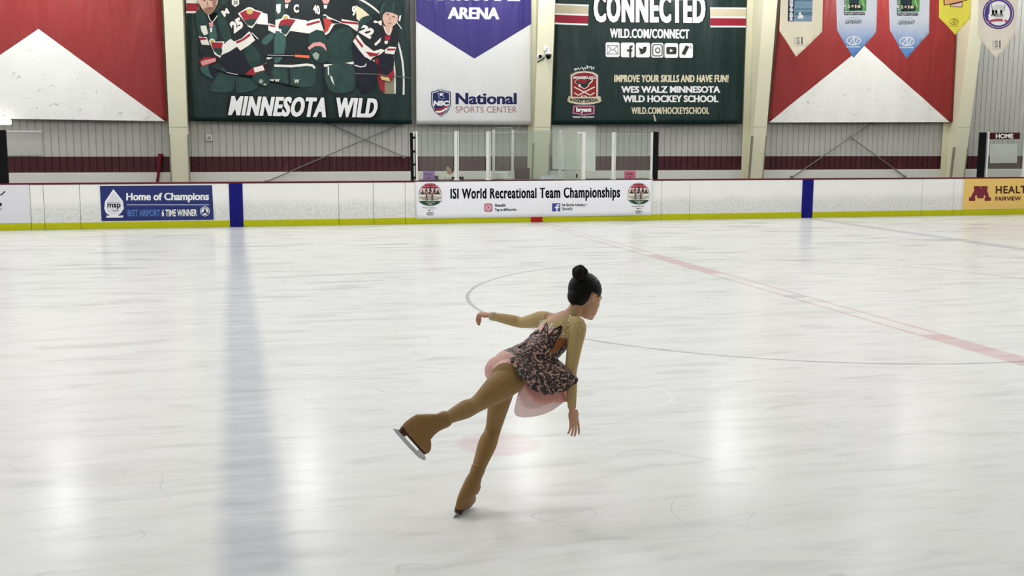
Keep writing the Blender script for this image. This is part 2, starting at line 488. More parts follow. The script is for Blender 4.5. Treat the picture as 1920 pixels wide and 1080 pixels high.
M_BLACK = pm('black_rubber', (6, 6, 7), 0.6, spec=0.15)
def bx(px): return W(px, 380, 0).x
def rink_board(px0, px1, name, label, cat, bands=(), gate=False, x0=None, x1=None):
    a = bx(px0) if x0 is None else x0; b = bx(px1) if x1 is None else x1
    root = empty(name, ((a + b) / 2, 0.06, 0), label, cat)
    gp = 0.0045
    bm = BM(); box(bm, (a + gp, 0.0, 0.03), (b - gp, 0.022, 1.045), bev=0.003); obj('facing_sheet', bm, M_BOARD, root)
    bm = BM(); box(bm, (a + gp, 0.022, 0.0), (b - gp, 0.12, 1.04)); obj('frame', bm, M_GAP, root)
    bm = BM(); box(bm, (a + 0.004, -0.012, 0.0), (b - 0.004, 0.0, 0.158), bev=0.003); obj('kickplate', bm, M_KICK, root)
    bm = BM(); box(bm, (a, -0.012, 1.045), (b, 0.14, 1.085), bev=0.006); obj('cap_rail', bm, M_CAPR, root)
    for c0, c1, m, nm, top in bands:
        bm = BM(); box(bm, (c0, -0.016, 0.002), (c1, -0.0005, top), bev=0.002); obj(nm, bm, m, root)
    if gate:
        bm = BM(); box(bm, (a + 0.05, 0.125, 0.25), (a + 0.11, 0.16, 0.45)); obj('hinge', bm, M_STEEL, root)
        bm = BM(); box(bm, (b - 0.16, 0.125, 0.85), (b - 0.03, 0.16, 0.92)); obj('latch', bm, M_STEEL, root)
    return root
rink_board(0, 57, 'rink_board', 'white rink board at the left edge, under the pale script advert', 'rink board', x0=-24)
rink_board(57, 82, 'rink_board', 'narrow blank white rink board strip between the script advert and the left gate', 'rink board')
rink_board(82, 150, 'rink_gate', 'white players gate in the boards, left of the blue airport advert', 'gate', gate=True)
xb = -7.61
rink_board(150, 635, 'rink_board', 'long white rink board carrying the blue airport advert and the left blue stripe', 'rink board', bands=[(W(430, 380, 0).x, W(455.5, 380, 0).x, M_BLUE, 'blue_stripe', 1.046)])
rink_board(635, 700, 'rink_board', 'short scuffed white rink board just left of the gate beside the championship banner', 'rink board')
rink_board(700, 760, 'rink_gate', 'white gate just left of the championship banner', 'gate', gate=True)
rink_board(760, 1240, 'rink_board', 'white rink board behind the championship banner, with the red centre mark', 'rink board', bands=[(W(995, 413, 0).x, W(1017, 413, 0).x, M_REDK, 'red_centre_mark', 0.16)])
rink_board(1240, 1293, 'rink_gate', 'white gate just right of the championship banner', 'gate', gate=True)
rink_board(1293, 1728, 'rink_board', 'long white rink board with the right blue stripe', 'rink board', bands=[(W(1503.5, 372, 0).x, W(1524, 372, 0).x, M_BLUE, 'blue_stripe', 1.046)])
rink_board(1728, 1787, 'rink_gate', 'white gate left of the gold advert', 'gate', gate=True)
rink_board(1787, 1803, 'rink_board', 'narrow white rink board strip touching the gold advert', 'rink board')
rink_board(1803, 1920, 'rink_board', 'rink board at the right edge, under the gold advert', 'rink board', x1=24)

# ---------------------------------------------------------------- adverts on the boards
def sheet(name, corners, Y, th, mat, parent=None, wave=None, nx=1, nz=1):
    """thin sheet from four measured corners TL TR BR BL at depth Y (front face), thickness th"""
    P = [W(x, y, Y) for x, y in corners]
    bm = BM()
    def pt(u, v):
        p = P[0] * (1 - u) * (1 - v) + P[1] * u * (1 - v) + P[2] * u * v + P[3] * (1 - u) * v
        if wave: p.y += wave(p.x, p.z)
        return p
    F = [[bm.verts.new(pt(i / nx, j / nz)) for i in range(nx + 1)] for j in range(nz + 1)]
    B = [[bm.verts.new(pt(i / nx, j / nz) + Vector((0, th, 0))) for i in range(nx + 1)] for j in range(nz + 1)]
    for j in range(nz):
        for i in range(nx):
            bm.faces.new((F[j][i], F[j + 1][i], F[j + 1][i + 1], F[j][i + 1])); bm.faces.new((B[j][i], B[j][i + 1], B[j + 1][i + 1], B[j + 1][i]))
    for i in range(nx):
        bm.faces.new((F[0][i], F[0][i + 1], B[0][i + 1], B[0][i])); bm.faces.new((F[nz][i + 1], F[nz][i], B[nz][i], B[nz][i + 1]))
    for j in range(nz):
        bm.faces.new((F[j][0], B[j][0], B[j + 1][0], F[j + 1][0])); bm.faces.new((F[j][nx], F[j + 1][nx], B[j + 1][nx], B[j][nx]))
    return obj(name, bm, mat, parent, smooth=bool(wave))
INK_W = pm('ink_white', (240, 240, 240), 0.5, 0.02)
INK_K = pm('ink_black', (8, 8, 9), 0.6, 0.02, spec=0.1)
INK_NAVY = pm('ink_navy', (30, 34, 84), 0.5, 0.04)
YA = -0.0135
# pale script advert on the left
root = empty('board_advert', W(20, 415, 0), 'pale grey advert with black script at the far left of the boards', 'advert')
pn = lambda xa, xb, zl, zh, m: (lambda bm: (box(bm, (xa, YA, zl), (xb, YA + .0125, zh)), obj('panel', bm, m, root)))(BM())
pn(W(-60, 380, YA).x, W(54.5, 380, YA).x, 0.168, W(30, 346.6, YA).z, pm('advert_pale', (226, 225, 232), 0.45, 0.02))
a = Art(YA)
a.line([(-40, 366), (-16, 362), (0, 365.5), (5, 363), (9.5, 358.5)], 2.2, INK_K, 4)
a.line([(-40, 384), (-14, 391), (-3, 386), (2, 381), (1.5, 387.5)], 2.4, INK_K, 4)
a.line([(-40, 395), (-20, 392), (-6, 395.5), (3, 391)], 1.3, INK_K, 4)
a.build('script_lettering', root)
# blue airport advert
M_ADB = pm('advert_blue', (42, 52, 110), 0.4, 0.10, 1.2)
root = empty('board_advert', W(294, 413, 0), 'dark blue Home of Champions advert with a white trophy on the boards', 'advert')
sheet('panel', [(187.2, 348.8), (397.5, 347.3), (400.7, 412), (190.5, 414.3)], YA, 0.0125, M_ADB, root)
c1 = crop(0, 330, 4.0)
a = Art(YA, tf=c1)
a.poly([(850, 98), (922, 188), (929, 245), (905, 280), (882, 296), (926, 296), (922, 312), (797, 313), (799, 297), (828, 296), (797, 280), (782, 245), (788, 190)], INK_W)
a.poly([(850, 118), (905, 190), (913, 243), (892, 272), (868, 288), (836, 288), (810, 272), (798, 243), (803, 190)], pm('ink_pale_grey', (222, 223, 230), 0.5, 0.02))
a.build('trophy_emblem', root)
a = Art(YA, tf=c1); a.k = 3
a.box_text('msp', 805, 206, 905, 250, INK_K, 0.03)
a.line([(845, 258), (870, 261), (893, 254)], 4, INK_K, 3)
a.box_text('MINNEAPOLIS ST PAUL', 806, 196, 902, 203, pm('ink_grey', (110, 110, 120), 0.5), 0.01)
a.build('emblem_lettering', root)
a = Art(YA, tf=c1)
a.box_text('Home of Champions', 948, 128, 1566, 200, INK_W, 0.02, slope=-0.004, hb=1.5, xh=(.70, .76))
a.rect(952, 213, 1568, 218.5, pm('ink_rule', (190, 195, 220), 0.5))
a.box_text('BEST AIRPORT', 957, 252, 1200, 303, pm('ink_mid_blue', (84, 122, 188), 0.5), 0.025)
a.box_text('6 TIME WINNER', 1213, 250, 1478, 304, INK_W, 0.03, slope=-0.01)
a.build('lettering', root)
a = Art(YA, tf=c1)
a.ell(1537, 265, 37, 37, INK_W)
a.poly([(1537, 236), (1548, 268), (1572, 288), (1552, 284), (1537, 276), (1522, 284), (1502, 288), (1526, 268)], M_ADB)
a.ring(1537, 265, 30, 30, 5, M_ADB)
a.build('round_emblem', root)
# championship banner
root = empty('championship_banner', W(1000, 405, 0), 'long white championship banner with black lettering hung over the centre of the boards', 'banner')
M_BAN = pm('banner_white', (243, 243, 248), 0.45, 0.02)
def wv_c(x, z): return 0.004 * math.sin(x * 2.3 + z * 3) + 0.004 * math.sin(x * 5.1 - z * 6)
YC = -0.03
sheet('banner_sheet', [(778.5, 341), (1224, 337.3), (1222.5, 403.5), (781, 410.3)], YC, 0.006, M_BAN, root, wv_c, 60, 8)
c5 = crop(740, 230, 3.692)
a = Art(YC, wv_c, tf=c5)
a.text('ISI World Recreational Team Championships', ((387, 456), (1559, 447), (1559, 540), (387, 549)), INK_K, 0.018, 1.10, hb=1.4, xh=(.70, .80))
a.build('title_lettering', root)
M_PINK = pm('ink_pink', (206, 96, 112), 0.5); M_DRED = pm('ink_dark_red', (140, 36, 48), 0.5); M_TREE = pm('ink_tree', (46, 66, 62), 0.5); M_GRN = pm('ink_green', (38, 78, 56), 0.5)
M_GREYI = pm('ink_mid_grey', (96, 96, 100), 0.5); M_CREAM = pm('ink_cream', (232, 228, 212), 0.5, 0.02)
def event_logo(tf):
    a = Art(YC, wv_c, tf=tf)
    a.poly([(490 + 287 * math.cos(t), 395 - 288 * math.sin(t)) for t in [PI * i / 24 for i in range(25)]], pm('ink_brown_grey', (120, 84, 84), 0.5))
    a.poly([(490 + 272 * math.cos(t), 395 - 273 * math.sin(t)) for t in [PI * i / 24 for i in range(25)]], pm('ink_pale_pink', (232, 200, 200), 0.5))
    a.poly([(490 + 255 * math.cos(t), 395 - 262 * math.sin(t)) for t in [PI * i / 24 for i in range(5, 20)]], M_PINK)
    for y, w in ((160, 130), (225, 200)): a.rect(490 - w, y - 15, 490 + w, y + 20, M_DRED)
    for x, y in ((300, 270), (395, 215), (495, 150), (600, 215), (690, 270)):
        h = 395 - y
        a.poly([(x, y), (x + 28, y + h * .45), (x + 18, y + h * .45), (x + 48, y + h * .8), (x + 38, y + h * .8), (x + 60, 395), (x - 60, 395), (x - 38, y + h * .8), (x - 48, y + h * .8), (x - 18, y + h * .45), (x - 28, y + h * .45)], M_TREE)
    a.rect(205, 400, 775, 570, M_CREAM)
    a.line([(205, 402), (205, 570), (785, 570), (785, 402)], 8, M_GREYI)
    a.poly([(490 + 285 * math.cos(t), 520 + 165 * math.sin(t)) for t in [0.3 + (PI - 0.6) * i / 20 for i in range(21)]], M_GRN)
    for x, lean in ((400, -18), (545, 22)):   # two skater figures
        a.ell(x, 345, 20, 24, pm('ink_skin', (226, 172, 158), 0.5))
        a.poly([(x - 25, 372), (x + 25, 372), (x + 18, 440), (x + 30, 555), (x + 8, 555), (x, 450), (x - 12, 555), (x - 32, 555), (x - 18, 440)], pm('ink_figure', (112, 84, 82), 0.5))
        a.line([(x - 20, 385), (x - 60 + lean, 340), (x - 90 + lean, 330)], 12, pm('ink_skin', (226, 172, 158), 0.5)); a.line([(x + 20, 385), (x + 60 + lean, 350), (x + 88 + lean, 318)], 12, pm('ink_skin', (226, 172, 158), 0.5))
    a.build('round_emblem', root)
    a = Art(YC, wv_c, tf=tf); a.k = 30
    a.box_text('WORLD', 370, 425, 620, 452, M_GREYI, 0.03)
    a.box_text('RECREATIONAL TEAM', 230, 465, 755, 500, M_GREYI, 0.03)
    a.box_text('CHAMPIONSHIPS', 285, 515, 700, 545, M_GREYI, 0.03)
    a.build('emblem_lettering', root); a = Art(YC, wv_c, tf=tf); a.k = 30
    a.box_text('BLAINE, MN', 385, 590, 610, 615, M_CREAM, 0.02); a.box_text('2022', 440, 628, 550, 658, M_CREAM, 0.05)
    a.build('emblem_lettering', root)
    a = Art(YC, wv_c, tf=tf)
    a.box_text('Presented by', 315, 718, 650, 765, M_GREYI, 0.02)
    a.line([(430, 800), (480, 795), (540, 790), (580, 812)], 14, M_PINK, 3); a.poly([(430, 790), (510, 785), (480, 825)], M_GREYI)
    a.box_text('AZTECA', 395, 850, 590, 890, M_GREYI, 0.05); a.box_text('Mexico', 415, 898, 575, 925, M_GREYI, 0.03)
    a.build('presenter_lettering', root)
event_logo(crop(770, 335, 13.5))
event_logo(lambda x, y: (1197.4 + (x - 490) / 14.4, 367 - 0.5 + (y - 440) / 14.2 - 0.5))
M_IGP = pm('ink_rose', (176, 70, 104), 0.5); M_FBB = pm('ink_blue', (62, 74, 150), 0.5)
a = Art(YC, wv_c, tf=c5)
def rrect(x0, y0, x1, y1, r, n=4):
    o = []
    for cx, cy, t0 in ((x1 - r, y0 + r, -90), (x1 - r, y1 - r, 0), (x0 + r, y1 - r, 90), (x0 + r, y0 + r, 180)):
        for i in range(n + 1):
            t = math.radians(t0 + 90 * i / n); o.append((cx + r * math.cos(t), cy + r * math.sin(t)))
    return o
a.poly(rrect(620, 559, 676, 617, 14), M_IGP); a.poly(rrect(627, 566, 669, 610, 10), pm('ink_pale_pink', (232, 200, 200), 0.5)); a.poly(rrect(632, 571, 664, 605, 8), M_IGP)
a.ell(648, 588, 14, 14, pm('ink_pale_pink', (232, 200, 200), 0.5)); a.ell(648, 588, 7, 7, M_IGP)
a.build('camera_icon', root)
a = Art(YC, wv_c, tf=c5)
a.rect(1090, 558, 1146, 614, M_FBB)
a.poly([(1118, 614), (1118, 592), (1109, 592), (1109, 582), (1118, 582), (1118, 575), (1124, 566), (1140, 564), (1140, 574), (1131, 574), (1128, 578), (1128, 582), (1140, 582), (1138, 592), (1128, 592), (1128, 614)], INK_W)
a.build('letter_icon', root)
a = Art(YC, wv_c, tf=c5)
a.box_text('SkateISI', 692, 562, 766, 582, INK_K, 0.03); a.build('small_lettering', root); a = Art(YC, wv_c, tf=c5); a.box_text('Tag us #ISIworlds', 692, 592, 842, 616, INK_K, 0.03)
a.build('small_lettering', root)
a = Art(YC, wv_c, tf=c5)
a.box_text('Ice Sports Industry /', 1159, 558, 1328, 584, INK_K, 0.03); a.build('small_lettering', root); a = Art(YC, wv_c, tf=c5); a.box_text('SkateISI', 1159, 586, 1229, 606, INK_K, 0.02)
a.build('small_lettering', root)
# gold advert
root = empty('board_advert', W(1870, 393, 0), 'gold health advert with a maroon block M at the right end of the boards', 'advert')
M_GOLD = pm('advert_gold', (236, 198, 114), 0.45, 0.05, 2); M_MAR = pm('ink_maroon', (124, 44, 56), 0.5)
pn(W(1807, 360, YA).x, W(2000, 360, YA).x, .166, W(1850, 335, YA).z, M_GOLD)
c4 = crop(1540, 310, 5.053)
a = Art(YA, tf=c4)
a.poly([(1444, 197), (1505, 197), (1509, 225), (1513, 197), (1576, 197), (1576, 228), (1567, 228), (1592, 305), (1608, 303), (1606, 336), (1547, 338), (1545, 308), (1557, 306), (1545, 275), (1535, 312), (1480, 313), (1466, 275), (1452, 308), (1460, 308), (1457, 338), (1397, 338), (1399, 305), (1414, 304), (1452, 230), (1444, 230)], M_MAR)
a.build('block_letter_emblem', root)
a = Art(YA, tf=c4)
M_BRN = pm('ink_brown', (72, 34, 26), 0.5)
a.box_text('HEALTH', 1652, 196, 2010, 268, M_BRN, 0.03, slope=-0.012, spacing=1.12); a.box_text('FAIRVIEW', 1648, 297, 1892, 336, M_BRN, 0.03, slope=-0.012)
a.build('lettering', root)

# ================================================================== SCORER'S BOX
def glass_mat(name, haze, tint):
    g = NG(name)
    tr = g.n('ShaderNodeBsdfTransparent'); tr.inputs[0].default_value = tint
    gl = g.n('ShaderNodeBsdfGlossy'); gl.inputs['Roughness'].default_value = 0.04; gl.inputs[0].default_value = (0.9, 0.95, 0.93, 1)
    df = g.n('ShaderNodeBsdfDiffuse')
    c = g.mix(g.noise(g.pos(), 2.0, 4), (0.62, 0.66, 0.62, 1), (0.75, 0.78, 0.74, 1)); g.L(c, df.inputs[0])
    m1 = g.n('ShaderNodeMixShader'); m1.inputs[0].default_value = 0.035; g.L(tr.outputs[0], m1.inputs[1]); g.L(gl.outputs[0], m1.inputs[2])
    m2 = g.n('ShaderNodeMixShader'); m2.inputs[0].default_value = haze; g.L(m1.outputs[0], m2.inputs[1]); g.L(df.outputs[0], m2.inputs[2])
    g.L(m2.outputs[0], g.out.inputs[0])
    return g.m
M_GLASS = glass_mat('acrylic_glass', 0.045, (0.93, 0.95, 0.93, 1))  # diffuse haze painted in for the bright ice mirrored in the acrylic
M_GLASS2 = glass_mat('acrylic_painted_glare', 0.20, (0.90, 0.93, 0.88, 1))  # whitish diffuse share is glare painted into the door glazing
M_POST = pm('white_aluminium', (226, 226, 222), 0.35, 0.03)
ZC = 1.085; ZG = 2.31
YG = 0.06
# glass panes along the front of the box
gx = [781, 855.5, 915, 1093, 1150, 1222.5]
names = ['clear acrylic pane at the left end of the box, in front of the purple sign', 'clear acrylic pane to the right of the seated person', 'wide clear acrylic pane in front of the cream column and the papers', 'clear acrylic pane in front of the bare maroon wall, middle of the box', 'clear acrylic pane at the right end of the box, in front of the pink sign']
def pane(x0, x1, y0, y1, z0, z1, label, mat=None, cat='glass screen'):
    root = empty('glass_screen', ((x0 + x1) / 2, (y0 + y1) / 2, z0), label, cat)
    bm = BM(); box(bm, (x0, y0, z0), (x1, y1, z1)); obj('pane', bm, mat or M_GLASS, root)
    bm = BM(); box(bm, (x0, y0 - 0.004, z1), (x1, y1 + 0.004, z1 + 0.012)); obj('edge_strip', bm, pm('edge_strip', (176, 182, 176), 0.4), root)
    return root
for i in range(5):
    a_ = W(gx[i], 290, YG).x + 0.072; b_ = W(gx[i + 1], 290, YG).x - (0.072 if i != 2 else 0.17)
    pane(a_, b_, YG - 0.006, YG + 0.006, ZC, ZG - 0.05 if i != 2 else ZG - 0.02, names[i])
def post(px, Y, z0, z1, w, label, grooves=True):
    x = W(px, 300, Y).x
    root = empty('glass_post', (x, Y, z0), label, 'glass support post')
    bm = BM(); box(bm, (x - w / 2, Y - 0.03, z0), (x + w / 2, Y + 0.03, z1), bev=0.004); obj('post', bm, M_POST, root)
    bm = BM(); box(bm, (x - w / 2 - 0.012, Y - 0.045, z0), (x + w / 2 + 0.012, Y + 0.045, z0 + 0.03), bev=0.003); obj('foot_bracket', bm, M_POST, root)
    if grooves:
        bm = BM(); box(bm, (x + w * 0.14, Y - 0.034, z0 + 0.03), (x + w * 0.2, Y - 0.029, z1 - 0.01)); obj('seam', bm, M_GAP, root)
    return root, x
post(781.2, YG, ZC, ZG, 0.05, 'white post at the left end of the box glass, beside the slotted black pad', False)
post(856, YG, ZC, ZG, 0.11, 'thick white post right beside the seated person')
post(915.5, YG, ZC, ZG, 0.105, 'thick white post in the middle of the box, left of the two thin posts')
rt, xx = post(1094, YG, ZC, ZG, 0.085, 'white post with a small white bracket on top, in front of the wall panel', False)
bm = BM(); box(bm, (W(1083, 250, YG).x, YG - 0.03, ZG - 0.035), (xx - 0.043, YG + 0.03, ZG), bev=0.003); obj('top_bracket', bm, M_POST, rt)
post(1150.5, YG, ZC, ZG, 0.10, 'white post left of the pink sign')
post(1221.5, YG, ZC, ZG, 0.05, 'thin white post against the solid black pad at the right end of the box', False)
# rear glass of the box with its posts
YR = 1.9
bm = BM(); box(bm, (W(918, 300, YR).x, YR - 0.06, 0), (W(1060, 300, YR).x, YR + 0.06, 1.02), bev=0.005)
root = empty('rear_partition', (W(990, 300, YR).x, YR, 0), 'low grey partition wall behind the counter inside the box', 'partition'); obj('panel', bm, M_BASE, root)
post(925.5, YR, 1.02, 2.36, 0.06, 'grey-white thin post behind the counter, left of the two rear posts', False)
post(961, YR, 1.02, 2.36, 0.06, 'thin white post behind the counter, in front of the maroon chair', False)
post(1050, YR, 1.02, 2.36, 0.07, 'thin white rear post just right of the cream column with the cameras', False)
pane(W(928.8, 300, YR).x, W(957.5, 300, YR).x, YR - 0.006, YR + 0.006, 1.02, 2.42, 'narrow rear acrylic pane between the two thin posts')
pane(W(964.6, 300, YR).x, W(1046, 300, YR).x, YR - 0.006, YR + 0.006, 1.02, 2.34, 'wide rear acrylic pane in front of the cream column', M_GLASS)
# open acrylic door of the box
root = empty('box_door', (W(1073, 300, 1.5).x, 1.5, 0.02), 'acrylic door with painted-in glare standing half open behind the bracket post', 'door')
xa, xb_ = W(1056, 300, 1.6).x, W(1073.5, 300, 1.45).x
def slant(bm, x0, y0, x1, y1, z0, z1, th):
    d = Vector((x1 - x0, y1 - y0, 0)).normalized(); nrm = Vector((-d.y, d.x, 0)) * th / 2
    vs = [bm.verts.new(Vector((x, y, z)) + nrm * s) for z in (z0, z1) for (x, y) in ((x0, y0), (x1, y1)) for s in (-1, 1)]
    for q in ((0, 1, 3, 2), (4, 6, 7, 5), (0, 4, 5, 1), (2, 3, 7, 6), (0, 2, 6, 4), (1, 5, 7, 3)): bm.faces.new([vs[i] for i in q])
bm = BM(); slant(bm, xa, 1.55, xb_, 0.95, 1.0, 2.30, 0.012); obj('left_glazing', bm, M_GLASS2, root)
xc_ = W(1090.5, 300, 0.35).x
bm = BM(); slant(bm, xb_, 0.95, xc_, 0.35, 1.0, 2.28, 0.012); obj('right_glazing', bm, M_GLASS2, root)
bm = BM(); slant(bm, xa, 1.55, xb_, 0.95, 0.02, 1.0, 0.04); slant(bm, xb_, 0.95, xc_, 0.35, 0.02, 1.0, 0.04); obj('lower_panel', bm, M_BASE, root)
bm = BM(); tube(bm, [(xb_, 0.93, 0.1), (xb_, 0.93, 2.29)], 0.014, 8); obj('hinge_rod', bm, M_POST, root)
bm = BM(); box(bm, (xc_ - 0.13, 0.36, 1.12), (xc_ - 0.10, 0.42, 1.22), bev=0.004); obj('handle', bm, M_BLACK, root)

# padded ends of the glass
def pad(label, x, y, w, d, z0, z1, rot=0.0):
    root = empty('black_pad', (x, y, z0), label, 'safety pad')
    bm = BM(); box(bm, (x - w / 2, y - d / 2, z0), (x + w / 2, y + d / 2, z1), bev=0.012); obj('foam', bm, M_BLACK, root)
    return root
p = W(1227, 300, YG)
pad('solid black pad at the right end of the scorer box glass', W(1228.5, 300, YG).x, YG, 0.125, 0.12, ZC, 2.33)
pad('black pad at the far left of the picture, below the white lamp', W(-8, 300, YG).x, YG, 0.50, 0.12, ZC, 2.29)
pad('black pad just left of the HOME sign', W(1840.5, 290, YG).x, YG, 0.175, 0.12, ZC, 2.36)
# slotted black pad at the left end (latch side)
root = empty('black_pad', (W(772.5, 340, YG).x, YG, ZC), 'black pad with white slots and clamps at the left end of the scorer box glass', 'safety pad')
bm = BM(); P = [W(x, y, YG) for x, y in ((769.0, 249), (773.5, 249), (775.5, 340), (770.8, 340))]
vs = [bm.verts.new(p + Vector((0, dy, 0))) for dy in (-0.05, 0.05) for p in P]
for v in vs:
    v.co.z = max(v.co.z, ZC + 0.003)
for q in ((0, 1, 2, 3), (7, 6, 5, 4), (0, 4, 5, 1), (1, 5, 6, 2), (2, 6, 7, 3), (3, 7, 4, 0)): bm.faces.new([vs[i] for i in q])
obj('foam', bm, M_BLACK, root)
bm = BM(); x0 = W(774.2, 300, YG).x; x1 = W(777.6, 300, YG).x
box(bm, (x0, YG - 0.02, ZC + 0.002), (x1, YG + 0.02, ZG - 0.01)); obj('slot_rail', bm, M_POST, root)
for y in (258.0, 284.0, 308.5, 333.0):
    z = W(775, y, YG).z
    bm = BM(); box(bm, (x0 - 0.03, YG - 0.055, z - 0.025), (x1 + 0.012, YG + 0.055, z + 0.025), bev=0.008); obj('clamp', bm, M_BLACK, root)
bm = BM(); box(bm, (x1 + 0.002, YG - 0.03, ZC + 0.02), (x1 + 0.012, YG + 0.03, ZG - 0.06)); obj('edge_strip', bm, M_BLACK, root)

# counter behind the glass
M_CTR = pm('counter_dark', (58, 60, 58), 0.5)
root = empty('scorer_counter', (-1, 0.5, 0), 'long dark topped counter behind the box glass, under the purple sign', 'counter')
for i_, (pa, pb) in enumerate(((783, 1053.5), (1098, 1219))):
    if i_: root = empty('scorer_counter', (W(pb, 340, .5).x, 0.5, 0), 'dark topped counter behind the box glass on the right, under the pink sign', 'counter')
    x0, x1 = W(pa, 340, 0.5).x, W(pb, 340, 0.5).x
    bm = BM(); box(bm, (x0, 0.16, 1.05), (x1, 0.80, 1.085), bev=0.004); obj('counter_top', bm, M_CTR, root)
    for k in range(3):
        xx = x0 + 0.1 + (x1 - x0 - 0.2) * k / 2
        bm = BM(); box(bm, (xx - 0.03, 0.2, 0.0), (xx + 0.03, 0.76, 1.05)); obj('support', bm, M_BASE, root)
ZT = 1.085
def sign(pl, pr, pt, Y, mat, label):
    a_, b_ = W(pl, pt, Y), W(pr, pt, Y)
    root = empty('paper_sign', ((a_.x + b_.x) / 2, Y, ZT), label, 'sign')
    bm = BM(); box(bm, (a_.x, Y, ZT), (b_.x, Y + 0.006, a_.z), bev=0.002); obj('card', bm, mat, root)
    bm = BM(); box(bm, (a_.x + 0.02, Y, ZT), (b_.x - 0.02, Y + 0.09, ZT + 0.006)); obj('foot', bm, mat, root)
    w = pr - pl
    a = Art(Y - 0.001)
    a.box_text('PANEL', pl + w * .14, pt + 4, pl + w * .78, pt + 6.6, INK_K, 0.05, slope=0.06); a.build('lettering', root)
    a = Art(Y - 0.001); a.ell(pl + w * .47, pt + 12.2, 1.5, 1.5, INK_K); a.build('black_dot', root)
sign(793.4, 815.2, 321.2, 0.22, pm('card_purple', (172, 120, 200), 0.6), 'purple PANEL sign standing on the counter at the left of the box')
sign(1171, 1191.8, 320.5, 0.22, pm('card_pink', (240, 92, 140), 0.6), 'pink PANEL sign standing on the counter at the right of the box')
def simple(name, label, cat, parts, loc):
    root = empty(name, loc, label, cat)
    for nm, lo, hi, m, bv in parts:
        bm = BM(); box(bm, lo, hi, bev=bv); obj(nm, bm, m, root)
    return root
def xz(px, Y): return W(px, 333, Y).x
x0, x1 = xz(815.5, .35), xz(822, .35)
simple('desk_speaker', 'small black speaker beside the purple sign', 'speaker', [('cabinet', (x0, .33, ZT), (x1, .50, ZT + .105), M_BLACK, .015), ('grille', (x0 + .01, .322, ZT + .012), (x1 - .012, .33, ZT + .09), pm('grille_grey', (52, 52, 55), .7), .002)], ((x0 + x1) / 2, .4, ZT))
x0, x1 = xz(846.5, .3), xz(869.5, .3)
simple('laptop', 'black laptop on the counter in front of the seated person, half behind the thick post', 'laptop', [('screen_lid', (x0, .28, ZT + .015), (x1, .295, ZT + .085), M_BLACK, .004), ('keyboard_base', (x0, .295, ZT), (x1, .52, ZT + .018), M_BLACK, .004)], ((x0 + x1) / 2, .4, ZT))
M_PAPER = pm('paper_white', (222, 222, 218), 0.7)
x0, x1 = xz(929.5, .5), xz(952, .5)
simple('paper_box', 'white lidded paper box on the counter between the middle posts', 'box', [('box_body', (x0, .46, ZT + .0), (x1, .74, ZT + .14), M_PAPER, .004), ('lid', (x0 - .006, .455, ZT + .14), (x1 + .006, .745, ZT + .185), M_PAPER, .004)], ((x0 + x1) / 2, .6, ZT))
x0, x1 = xz(929, .3), xz(944, .3)
simple('clipboard', 'dark clipboard lying in front of the white paper box', 'clipboard', [('board', (x0, .22, ZT), (x1, .42, ZT + .014), M_BLACK, .004), ('clip', (x0 + .06, .22, ZT + .014), (x1 - .06, .25, ZT + .024), M_STEEL, .002)], ((x0 + x1) / 2, .3, ZT))
# loose paper stack
root = empty('paper_stack', (xz(952, .32), .32, ZT), 'uneven stack of white papers right of the clipboard', 'papers')
for k in range(5):
    bm = BM(); o = random.uniform(-.015, .015); box(bm, (xz(945, .32) + o, .2 + o, ZT + k * .012), (xz(957.5, .32) + o, .44 + o, ZT + k * .012 + .011)); obj('sheaf', bm, M_PAPER, root)
# crumpled plastic bundle
root = empty('plastic_bundle', (xz(1028, .45), .45, ZT), 'crumpled translucent grey plastic bundle on the counter in front of the cream column', 'plastic bag')
bm = BM(); r = bmesh.ops.create_grid(bm, x_segments=26, y_segments=10, size=1)
x0, x1 = xz(1010, .45), xz(1046, .45)
for v in r['verts']:
    u, w = (v.co.x + 1) / 2, (v.co.y + 1) / 2
    e = min(1, 6 * u, 6 * (1 - u)) * min(1, 3 * w, 3 * (1 - w))
    v.co = Vector((x0 + (x1 - x0) * u, .25 + .4 * w, ZT + .004 + e * (.05 + .05 * u + random.uniform(0, .035))))
obj('wrap', bm, pm('plastic_grey', (168, 168, 172), 0.25, 0.2, 30), root, True)
# folding chairs inside the box
def chair(name, label, cx, cy, face, mat, seat=0.62, top=1.12):
    root = empty(name, (cx, cy, 0), label, 'chair')
    c, s_ = math.cos(face), math.sin(face)
    def T(x, y, z): return Vector((cx + x * c - y * s_, cy + x * s_ + y * c, z))
    def tb(nm, lo, hi, bv):
        bm = BM(); box(bm, lo, hi, bev=bv)
        for v in bm.verts: v.co = T(*v.co)
        obj(nm, bm, mat, root)
    tb('seat', (-.21, -.21, seat - .05), (.21, .21, seat), .02)
    tb('backrest', (-.21, -.24, seat + .15), (.21, -.20, top), .015)
    for x in (-.19, .19):
        for y in (-.22, .19):
            bm = BM(); tube(bm, [T(x, y, 0), T(x, y, seat - .05 if y > 0 else top - .05)], .012, 8); obj('leg', bm, M_STEEL, root)
M_CHAIR = pm('chair_maroon', (84, 44, 52), 0.6)
chair('stool_chair', 'maroon padded chair with its back to the counter, left of the cream column', xz(975, 1.35), 1.35, 0.0, M_CHAIR, 0.72, 1.36)
chair('stool_chair', 'black chair under the seated person, behind the counter at the left of the box', xz(845, 1.38), 1.40, PI, M_BLACK, 0.575, 0.98)

